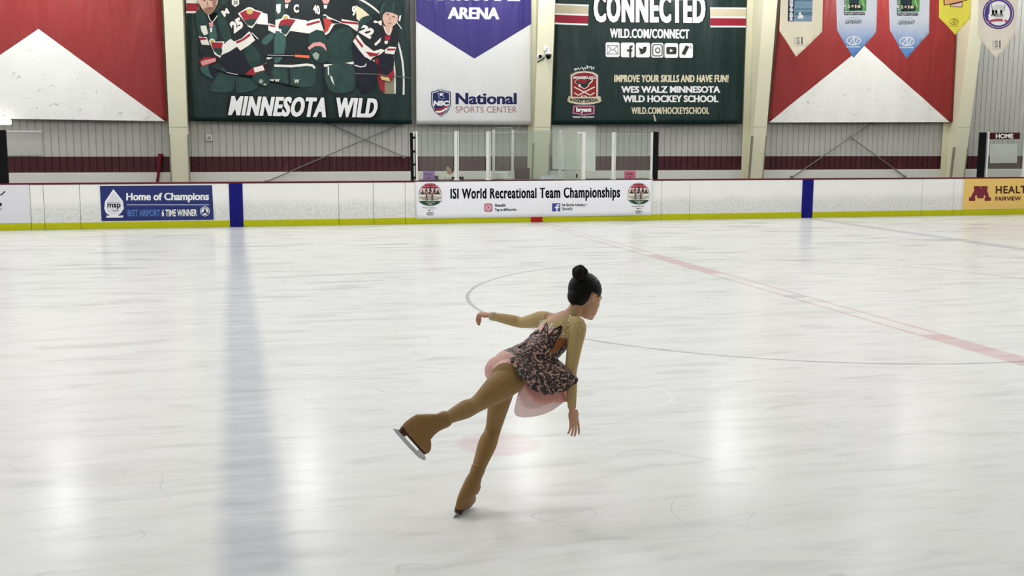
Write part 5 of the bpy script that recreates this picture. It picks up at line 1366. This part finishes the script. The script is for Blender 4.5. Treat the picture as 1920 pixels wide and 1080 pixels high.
def leopard(name):
    g = NG(name); P = g.pos(); M = g.math
    n = g.n('ShaderNodeTexNoise'); g.L(P, n.inputs['Vector']); n.inputs['Scale'].default_value = 45
    va = g.n('ShaderNodeVectorMath', operation='SCALE'); g.L(n.outputs['Color'], va.inputs[0]); va.inputs['Scale'].default_value = .012
    vb = g.n('ShaderNodeVectorMath', operation='ADD'); g.L(P, vb.inputs[0]); g.L(va.outputs[0], vb.inputs[1])
    vo = g.n('ShaderNodeTexVoronoi'); vo.inputs['Scale'].default_value = 40; g.L(vb.outputs[0], vo.inputs['Vector'])
    d = vo.outputs['Distance']
    ringm = M('MULTIPLY', g.mr(d, .19, .29), g.mr(d, .67, .80, 1, 0))
    brk = g.mr(g.noise(P, 60, 2), .375, .455)
    k = M('MULTIPLY', ringm, brk)
    base = g.mix(g.mr(d, .2, .34), L3((104, 74, 58)), L3((182, 146, 128)))
    base = g.mix(g.noise(P, 12, 3), base, L3((186, 140, 130)))
    g.L(g.mix(k, base, L3((20, 17, 18))), g.b.inputs['Base Color']); g.b.inputs['Roughness'].default_value = .55
    return g.m
M_LEO = leopard('leopard_print'); M_BLK = pm('lace_black', (20, 18, 19), .6)
# tights
ft = [p for p in body.polygons if flab(p) in ('legL', 'shinL', 'legR', 'shinR')]
shell('tights', body, ft, .0012, [M_TIGHT], lambda p: 0, skater)
# dress: bodice, mesh sleeves, pink trunk
q3 = crop(940, 560, 7.717)
SCOOP = [q3(*k) for k in ((628, 250), (700, 170), (850, 118), (990, 110), (1035, 150), (1000, 195), (900, 250), (820, 300), (740, 335), (660, 325), (630, 290))]
PEAKS = [q3(*k) for k in ((470, 430), (565, 500), (585, 490), (655, 358), (672, 372), (668, 500), (690, 545), (770, 440), (868, 393), (880, 410), (858, 500), (800, 590), (700, 780), (690, 820), (640, 900), (-300, 1000), (-300, 700), (120, 690), (400, 545))]
PINKP = [q3(*k) for k in ((480, 480), (530, 360), (650, 355), (660, 365), (770, 440), (690, 550), (570, 510))]
CUT = [q3(*k) for k in ((700, 785), (800, 600), (850, 560), (960, 590), (930, 660), (770, 770))]
LEOB = [q3(*k) for k in ((700, 800), (760, 770), (940, 655), (1000, 640), (1000, 900), (640, 900))]
spine_ax = (c7 - pel).normalized()
def dress_sel(p):
    l = flab(p)
    if l in ('head', 'neck', 'handL', 'handR', 'shinL', 'shinR'): return False
    if l == 'foreL' and (p.center - wrL).dot((wrL - elL).normalized()) > 0: return False
    if l == 'foreR' and (p.center - wrR).dot((wrR - elR).normalized()) > 0: return False
    x, y = PXY(p.center); vis = p.normal.dot(p.center - CAM) < 0
    if l in ('legL', 'legR'):
        # high-cut trunk: follows the hip
        h = hipL if l == 'legL' else hipR
        t = (p.center - pel).dot(ax1); o = abs((p.center - pel).dot(latH))
        return t > -.16 + o * .9 and (p.center - h).length < .15
    if p.normal.dot((p.center - CAM).normalized()) < .5 and l.startswith(('torso', 'up')) and inpoly(x, y, SCOOP): return False
    return True
def dress_mat(p):
    l = flab(p)
    if l in ('upL', 'foreL', 'upR', 'foreR'): return 0
    x, y = PXY(p.center); vis = p.normal.dot(p.center - CAM) < 0
    t = (p.center - pel).dot(spine_ax)
    if l in ('legL', 'legR') or t < .025: return 2
    if vis:
        if inpoly(x, y, PEAKS): return 1
        if inpoly(x, y, PINKP): return 2
        if inpoly(x, y, CUT): return 3
        if inpoly(x, y, LEOB): return 1
        return 0
    return 1 if t < .40 else 0
fd = [p for p in body.polygons if dress_sel(p)]
shell('dress', body, fd, .0026, [M_MESH, M_LEO, M_LPINK, M_CUT], dress_mat, skater)
# black lace edging of the bodice peaks
def on_body(px, py, lift=.004):
    """nearest visible body point under a measured point"""
    best = None
    for v in vis_v:
        d = (v[1] - px) ** 2 + (v[2] - py) ** 2
        if best is None or d < best[0]: best = (d, v[0])
    return best[1].co + best[1].normal * lift
vis_v = [(v,) + PXY(v.co) for v in body.vertices if v.normal.dot(v.co - CAM) < 0 and lab[v.index].startswith(('torso', 'up', 'leg', 'neck'))]
edge = [q3(*k) for k in ((575, 497), (655, 362), (668, 372), (668, 500), (688, 545), (768, 445), (866, 398), (874, 412), (856, 500), (800, 592), (700, 775))]
bm = BM(); pts = []
for a_, b_ in zip(edge, edge[1:]):
    for i in range(4): pts.append(on_body(a_[0] + (b_[0] - a_[0]) * i / 4, a_[1] + (b_[1] - a_[1]) * i / 4))
tube(bm, pts, .0028, 6); obj('lace_edging', bm, M_BLK, skater, True)
# frill down the left side
bm = BM()
fr = [q3(*k) for k in ((520, 470), (470, 490), (425, 530), (400, 575), (360, 600), (330, 640), (280, 670), (230, 700))]
random.seed(3)
for a_, b_ in zip(fr, fr[1:]):
    for i in range(3):
        c = on_body(a_[0] + (b_[0] - a_[0]) * i / 3 + 1.0, a_[1] + (b_[1] - a_[1]) * i / 3 + 1.0, .004)
        ball(bm, c, latS * random.uniform(.010, .016), ax2 * random.uniform(.012, .019), AWAY * .012, 8)
obj('frill', bm, M_LEO, skater, True)
# sequins
M_SEQ = pm('sequin', (255, 250, 232), .12, .05, 200, metal=.3, spec=.8)
bm = BM()
random.seed(11)
zones = [((985, 190), (1010, 330), 10, .0042), ((1000, 210), (1140, 440), 26, .0028), ((690, 320), (960, 400), 18, .0026), ((670, 370), (765, 440), 30, .0038), ((540, 320), (640, 385), 30, .0040), ((590, 260), (640, 340), 14, .0025), ((880, 500), (970, 570), 26, .0028), ((850, 300), (1000, 420), 14, .0024)]
for (xa_, ya_), (xb2, yb2), n, rr in zones:
    for i in range(n):
        x, y = q3(random.uniform(xa_, xb2), random.uniform(ya_, yb2)); c = on_body(x, y, .0062)
        sph(bm, c, rr * random.uniform(.6, 1.2), 6)
o = obj('sequins', bm, M_SEQ, skater, True); o['kind'] = 'stuff'
# wrist band
bm = BM(); d = (elL - wrL).normalized(); x, y = frame_of(d)
loft(bm, [(wrL + d * k, x * q, y * q) for k, q in ((-.004, .0255), (.0, .028), (.030, .029), (.034, .027))], 18); obj('wrist_band', bm, pm('band_beige', (188, 170, 138), .6), skater, True)
# skirt
upc = pel.lerp(waist, .42)
SK_UP = (Vector((0, 0, 1)) + ax1 * .25).normalized()
def skirt(name, hem, mat, top_c, ra, rb, n_rip, amp, rows=12, bulge=.0, axl=None):
    """hem: closed list of 3-D points, starting on the camera side, running the same way as the top ring"""
    lat = (lm - SK_UP * lm.dot(SK_UP)).normalized(); frn = SK_UP.cross(lat)
    H = catmull([tuple(h) for h in hem], 10, True); n = len(H)
    # match the start: choose the top angle nearest to the first hem point
    top = []
    for k in range(n):
        h = Vector(H[k]) - top_c; h = h - SK_UP * h.dot(SK_UP)
        t = math.atan2(h.dot(frn) / rb, h.dot(lat) / ra); top.append(t)
    un = [top[0]]
    for t in top[1:]:
        while t - un[-1] > PI: t -= 2 * PI
        while t - un[-1] < -PI: t += 2 * PI
        un.append(t)
    tot = 2 * PI if un[-1] > un[0] else -2 * PI
    for _ in range(6): un = [(un[k - 1] + (0 if k else -tot) + un[k] + un[(k + 1) % n] + (0 if k < n - 1 else tot)) / 3 for k in range(n)]
    bm = BM(); R = []
    for j in range(rows + 1):
        v = j / rows; row = []
        for k in range(n):
            a_ = top_c + lat * math.cos(un[k]) * ra + frn * math.sin(un[k]) * rb
            b_ = Vector(H[k]); out = (a_ - top_c).normalized()
            m = a_.lerp(b_, v) + out * bulge * math.sin(PI * v)
            m += out * amp * v * math.sin(n_rip * 2 * PI * k / n + .8 * math.sin(5 * PI * k / n)) + Vector((0, 0, 1)) * amp * .5 * v * math.sin(n_rip * 4 * PI * k / n)
            row.append(bm.verts.new(m))
        R.append(row)
    for j in range(rows):
        for k in range(n): bm.faces.new((R[j][k], R[j][(k + 1) % n], R[j + 1][(k + 1) % n], R[j + 1][k]))
    o = obj(name, bm, mat, skater, True)
    sm = o.modifiers.new('thickness', 'SOLIDIFY'); sm.thickness = .0025
    return o
hem1 = [S(957, 672, -.09), S(965, 692, -.15), S(979, 711, -.18), S(1002, 732, -.17), S(1027, 740, -.14), S(1055, 734, -.11), S(1079, 720, -.10), S(1082, 705, -.05), S(1074, 708, .16), S(1035, 726, .30), S(1000, 712, .28), S(972, 690, .22), S(955, 668, .10), S(954, 664, .0)]
skirt('skirt', hem1, M_LEO, S(1003, 667, .085), .122, .152, 9, .006, bulge=.012)
def chiffon(name, rgb, a_):
    g = NG(name); g.b.inputs['Base Color'].default_value = L3(rgb); g.b.inputs['Roughness'].default_value = .7
    c = g.mix(g.noise(g.pos(), 25, 3), L3(rgb, .95), L3(rgb, 1.05)); g.L(c, g.b.inputs['Base Color'])
    tr = g.n('ShaderNodeBsdfTransparent'); ms = g.n('ShaderNodeMixShader'); ms.inputs[0].default_value = a_
    g.L(tr.outputs[0], ms.inputs[1]); g.L(g.b.outputs[0], ms.inputs[2]); g.L(ms.outputs[0], g.out.inputs[0]); return g.m
hem2 = [S(968, 690, -.05), S(978, 712, -.10), S(984, 727, -.11), S(996, 744, -.11), S(1012, 757, -.10), S(1040, 755, -.05), S(1062, 753, .02), S(1067, 740, .12), S(1058, 745, .22), S(1030, 750, .26), S(1000, 740, .22), S(975, 700, .14), S(965, 680, .06)]
skirt('mid_layer', hem2, chiffon('chiffon_salmon', (246, 176, 164), .82), S(1001, 671, .085), .112, .138, 7, .006)
hem3 = [S(970, 700, -.03), S(976, 735, -.06), S(966, 762, -.04), S(966, 777, -.02), S(978, 782, .0), S(1004, 781, .03), S(1029, 772, .05), S(1050, 760, .06), S(1063, 750, .09), S(1060, 742, .2), S(1035, 752, .22), S(1005, 765, .18), S(980, 760, .12), S(970, 720, .08)]
skirt('underskirt', hem3, chiffon('chiffon_pink', (252, 218, 212), .6), S(1000, 673, .085), .108, .130, 3, .003)
# hair
M_HAIR = pm('hair_black', (9, 8, 8), .5, .3, 60, spec=.15)
bm = BM()
ball(bm, T(0, -.012, .034), hr * .081 * HS, hfw * .101 * HS, hup * .094 * HS, 40)
ball(bm, T(0, -.050, -.012), hr * .064 * HS, hfw * .058 * HS, hup * .058 * HS, 24)
hm = voxel_body('hair', bm, .003, 4)
def hairy(c):
    v = c - headc; x, y, z = v.dot(hr) / HS, v.dot(hfw) / HS, v.dot(hup) / HS
    lim = .078 if z > .085 else (.056 + (z - .03) * .4 if z > .03 else (.030 + (z - .0) * .85 if z > .002 else (-.018 + (z) * .35)))
    if abs(x) > .060 and -.035 < y < .022 and z < .012: return False
    return y < lim and z > -.066
fh = [p for p in hm.polygons if hairy(p.center)]
shell('hair', hm, fh, 0.0, [M_HAIR], lambda p: 0, skater)
bpy.data.meshes.remove(hm)
bm = BM(); bc = S(1087.5, 511.5, .12); bu = (bc - T(0, -.04, .11)).normalized(); x, y = frame_of(bu)
pts = [bc + (x * math.cos(t) + y * math.sin(t)) * .024 + bu * (.014 * math.sin(t * .5) - .004) for t in [i * 2 * PI / 16 for i in range(17)]]
tube(bm, pts, [.0245 + .0025 * math.sin(i * 2.1) for i in range(17)], 10)
ball(bm, bc + bu * .012, x * .034, y * .034, bu * .034, 14)
tube(bm, [bc + bu * .01, T(0, -.03, .10)], [.03, .036], 12)
bunm = voxel_body('hair_bun', bm, .004, 3); bunm.materials.append(M_HAIR); ob = bpy.data.objects.new('hair_bun', bunm); col.objects.link(ob); ob.parent = skater; ob.matrix_parent_inverse = Matrix.Translation(-FOOT)
bm = BM()
for i in range(16):
    c = T(.055 + random.uniform(-.02, .014), random.uniform(-.03, .03), .085 + random.uniform(-.018, .03)); v = c - T(0, -.012, .034)
    sph(bm, T(0, -.012, .034) + v.normalized() * .094 * HS * (1 - .12 * abs(v.normalized().dot(hr))), .0028, 6)
o = obj('hair_sparkles', bm, M_SEQ, skater, True); o['kind'] = 'stuff'
# eyes
for sgn in (-1, 1):
    bm = BM(); ball(bm, T(sgn * .031, .073, -.001), hr * .013 * HS, hfw * .009 * HS, hup * .007 * HS, 12); e_ = obj('eye', bm, pm('eye_white', (232, 228, 222), .2), skater, True)
    bm = BM(); ball(bm, T(sgn * .031, .0802, -.001), hr * .0055 * HS, hfw * .003 * HS, hup * .006 * HS, 10); obj('iris', bm, pm('iris_brown', (40, 26, 20), .2), e_, True)
    bm = BM(); tube(bm, [T(sgn * .016, .088, .018), T(sgn * .032, .0865, .023), T(sgn * .048, .074, .018)], [.002, .0028, .0015], 6); obj('eyebrow', bm, M_HAIR, skater, True)
# finger nails (dark polish) on the stretched hand
# skates
M_BOOT = pm('boot_tan', (140, 106, 64), .5, .08, 25); M_SOLE = pm('sole_brown', (70, 46, 28), .5); M_BLADE = pm('blade_steel', (200, 202, 206), .18, .03, 10, metal=1.0)
def skate(o, f, u, ank, cuff_dir, s=1.0, fat=False):
    """o: rear tip of the blade on its running edge; f forward, u up from the blade"""
    t, r, f, u = frame_mat(o, f, u, s)
    bmx = BM()
    # boot: lofted from sole to cuff
    rings = []
    def rg(h, y0, y1, w, sh=0): return (t(sh, (y0 + y1) / 2, h), r * (w / 2 * s), f * ((y1 - y0) / 2 * s))
    rings = [rg(.052, .028, .238, .066), rg(.062, .022, .246, .078), (rg(.085, .020, .240, .080)), rg(.105, .022, .222, .080), rg(.125, .024, .196, .078)]
    tp = Vector(ank); cd_ = Vector(cuff_dir).normalized(); x = (r - cd_ * r.dot(cd_)).normalized(); y = cd_.cross(x)
    rings += [(t(0, .10, .140).lerp(tp, .22), r * .040 * s, f * .080 * s), (t(0, .095, .150).lerp(tp, .6), r * .040 * s, (f * .7 + y * .3) * .064 * s)] if not fat else [(t(.010, .112, .138).lerp(tp, .14), r * .050 * s, f * .092 * s), (t(.012, .118, .150).lerp(tp, .38), r * .051 * s, (f * .8 + y * .2) * .084 * s), (t(.008, .105, .150).lerp(tp, .68), r * .047 * s, (f * .5 + y * .5) * .066 * s)]
    rings += [(tp, x * .042 * s, y * .048 * s), (tp + cd_ * .045 * s, x * .046 * s, y * .050 * s), (tp + cd_ * .058 * s, x * .044 * s, y * .047 * s)]
    loft(bmx, rings, 24, power=2.3)
    boot = obj('boot', bmx, M_BOOT, skater, True)
    bmx = BM(); loft(bmx, [rg(.038, .075, .236, .058), rg(.053, .024, .242, .068)], 20); obj('sole', bmx, M_SOLE, boot)
    bmx = BM(); loft(bmx, [rg(.022, .030, .080, .050), rg(.053, .024, .088, .058)], 16); obj('heel', bmx, M_SOLE, boot)
    bmx = BM(); w = .0022
    out = [(0, .004), (.03, .0), (.13, -.002), (.225, .002), (.258, .014), (.262, .026), (.245, .036), (.21, .040), (.19, .022), (.09, .022), (.078, .028), (.03, .028), (.012, .014)]
    L_ = [bmx.verts.new(t(-w, y_, z_)) for y_, z_ in out]; R2 = [bmx.verts.new(t(w, y_, z_)) for y_, z_ in out]
    bmx.faces.new(L_); bmx.faces.new(R2[::-1])
    for i in range(len(out)): j = (i + 1) % len(out); bmx.faces.new((L_[i], R2[i], R2[j], L_[j]))
    obj('blade', bmx, M_BLADE, boot)
    bmx = BM(); c = [t(0, y_, .031) for y_ in (.035, .06, .085)]
    tube(bmx, [t(0, .03, .03), t(0, .085, .03)], .012 * s, 8); obj('heel_mount', bmx, M_BLADE, boot)
    bmx = BM(); tube(bmx, [t(0, .19, .037), t(0, .235, .037)], .013 * s, 8); obj('toe_mount', bmx, M_BLADE, boot)
upL = (ankL - FOOT.lerp(G(884, 950.5), .35)).normalized()
skate(FOOT + Vector((0, 0, .001)), footL_f, upL, ankL + (kneeL - ankL).normalized() * .01, kneeL - ankL, .92, True)
upR = (ankR - heelF.lerp(toeF, .32)).normalized(); upR = (upR - fwdR * upR.dot(fwdR)).normalized()
skate(heelF - upR * .045 - fwdR * .02, fwdR, upR, ankR, kneeR - ankR, .92)

# ---------------------------------------------------------------- the person seated behind the glass
PO = Vector((W(843.5, 318, 1.30).x, 1.30, 0))
hz = W(843.5, 317.5, 1.30).z
bm = BM()
L_, F_, U_ = Vector((-1, 0, 0)), Vector((0, -1, 0)), Vector((0, 0, 1))
sit = .66
hipc = Vector((PO.x + .05, PO.y + .05, sit)); chc = Vector((PO.x + .03, PO.y + .02, hz - .32)); nkc = Vector((PO.x + .012, PO.y, hz - .125))
loft(bm, [(hipc + U_ * -.07, (.15, 0, 0), (0, .12, 0)), (hipc, (.17, 0, 0), (0, .13, 0)), (hipc.lerp(chc, .5), (.145, 0, 0), (0, .105, 0)), (chc, (.165, 0, 0), (0, .11, 0)), (chc.lerp(nkc, .6), (.15, 0, 0), (0, .085, 0)), (nkc - U_ * .02, (.055, 0, 0), (0, .05, 0))], 24)
limb(bm, [nkc - U_ * .03, nkc + U_ * .05], [.048, .044])
Th, hr2, hf2, hu2 = frame_mat((PO.x, PO.y, hz), L_ * .93 + F_ * .42, U_ + L_ * -.05, 1.0)
head_parts(bm, Th, hr2, hf2, hu2, 1.0)
shs = {}
for k in (-1, 1):
    sh = chc.lerp(nkc, .72) + Vector((.175 * k, 0, 0)); el = sh + Vector((.05 * k, -.06, -.25)); wr = Vector((PO.x + .10 * k, PO.y - .24, sit + .13))
    limb(bm, [sh, sh.lerp(el, .5), el, el.lerp(wr, .4), wr], [.052, .045, .038, .036, .025]); shs[k] = (sh, el, wr)
    hand(bm, wr, Vector((-.1 * k, -1, -.25)), Vector((0, 0, -1)), Vector((-k, 0, 0)), .95, [.25, .22, .25, .3], .08)
    hp = hipc + Vector((.09 * k, 0, -.02)); kn = hp + Vector((.03 * k, -.16, -.08)); an = Vector((kn.x, kn.y + .12, .09))
    kn = Vector((hp.x + .02 * k, hp.y - .38, hp.z - .03)); an = Vector((kn.x, kn.y - .02, .09))
    limb(bm, [hp, hp.lerp(kn, .5), kn, kn.lerp(an, .4), an], [.085, .07, .055, .052, .038]); limb(bm, [an, an + Vector((0, -.10, -.04)), an + Vector((0, -.16, -.05))], [.038, .036, .028])
pb = voxel_body('seated_body', bm, .008, 4)
seated = empty('person', (PO.x, PO.y, 0), 'person with dark hair in a pale jacket seated behind the glass, looking left', 'person')
pb.materials.append(pm('skin_seated', (206, 160, 138), .5, .05, 30))
ob = bpy.data.objects.new('body', pb); col.objects.link(ob); ob.parent = seated; ob.matrix_parent_inverse = Matrix.Translation(-Vector(seated.location))
M_JKT = pm('jacket_cream', (226, 226, 208), .7, .06, 14); M_TRS = pm('trousers_dark', (40, 42, 52), .7); M_HR2 = pm('hair_brown', (48, 30, 26), .5, .2, 40, spec=.2)
def jk(p):
    c = p.center
    if c.z > nkc.z - .015: return False
    for k in (-1, 1):
        sh, el, wr = shs[k]
        if (c - wr).dot((wr - el).normalized()) > -.01 and (c - wr).length < .22: return False
    return c.z > sit - .06 and not (c.y < PO.y - .10 and c.z < sit + .09)
shell('jacket', pb, [p for p in pb.polygons if jk(p)], .010, [M_JKT], lambda p: 0, seated)
shell('trousers', pb, [p for p in pb.polygons if not jk(p) and .10 < p.center.z < sit + .085], .006, [M_TRS], lambda p: 0, seated)
shell('shoes', pb, [p for p in pb.polygons if p.center.z <= .10], .006, [M_BLACK], lambda p: 0, seated)
bm = BM(); pts = [nkc + Vector((.062 * math.cos(t), .058 * math.sin(t), -.012 + .012 * math.sin(t))) for t in [i * 2 * PI / 16 for i in range(17)]]
tube(bm, pts, .018, 8); obj('collar', bm, M_JKT, seated, True)
bm = BM(); ball(bm, Th(0, -.012, .034), hr2 * .082, hf2 * .103, hu2 * .096, 24); ball(bm, Th(0, -.055, -.03), hr2 * .066, hf2 * .055, hu2 * .075, 18)
h2 = voxel_body('hair', bm, .006, 3)
def hair2(p):
    v = p.center - Vector((PO.x, PO.y, hz)); y, z = v.dot(hf2), v.dot(hu2)
    return y < (.078 if z > .085 else (.052 + (z - .03) * .45 if z > .03 else -.005 + z * .8)) and z > -.10
shell('hair', h2, [p for p in h2.polygons if hair2(p)], 0.0, [M_HR2], lambda p: 0, seated); bpy.data.meshes.remove(h2)
for sgn in (-1, 1):
    bm = BM(); ball(bm, Th(sgn * .031, .079, -.001), hr2 * .013, hf2 * .008, hu2 * .007, 10); e_ = obj('eye', bm, pm('eye_white', (232, 228, 222), .2), seated, True)
    bm = BM(); ball(bm, Th(sgn * .031, .086, -.001), hr2 * .006, hf2 * .003, hu2 * .006, 8); obj('iris', bm, pm('iris_brown', (40, 26, 20), .2), e_, True)
    bm = BM(); tube(bm, [Th(sgn * .016, .0885, .018), Th(sgn * .032, .0875, .023), Th(sgn * .048, .077, .018)], [.003, .004, .002], 6); obj('eyebrow', bm, M_HR2, seated, True)
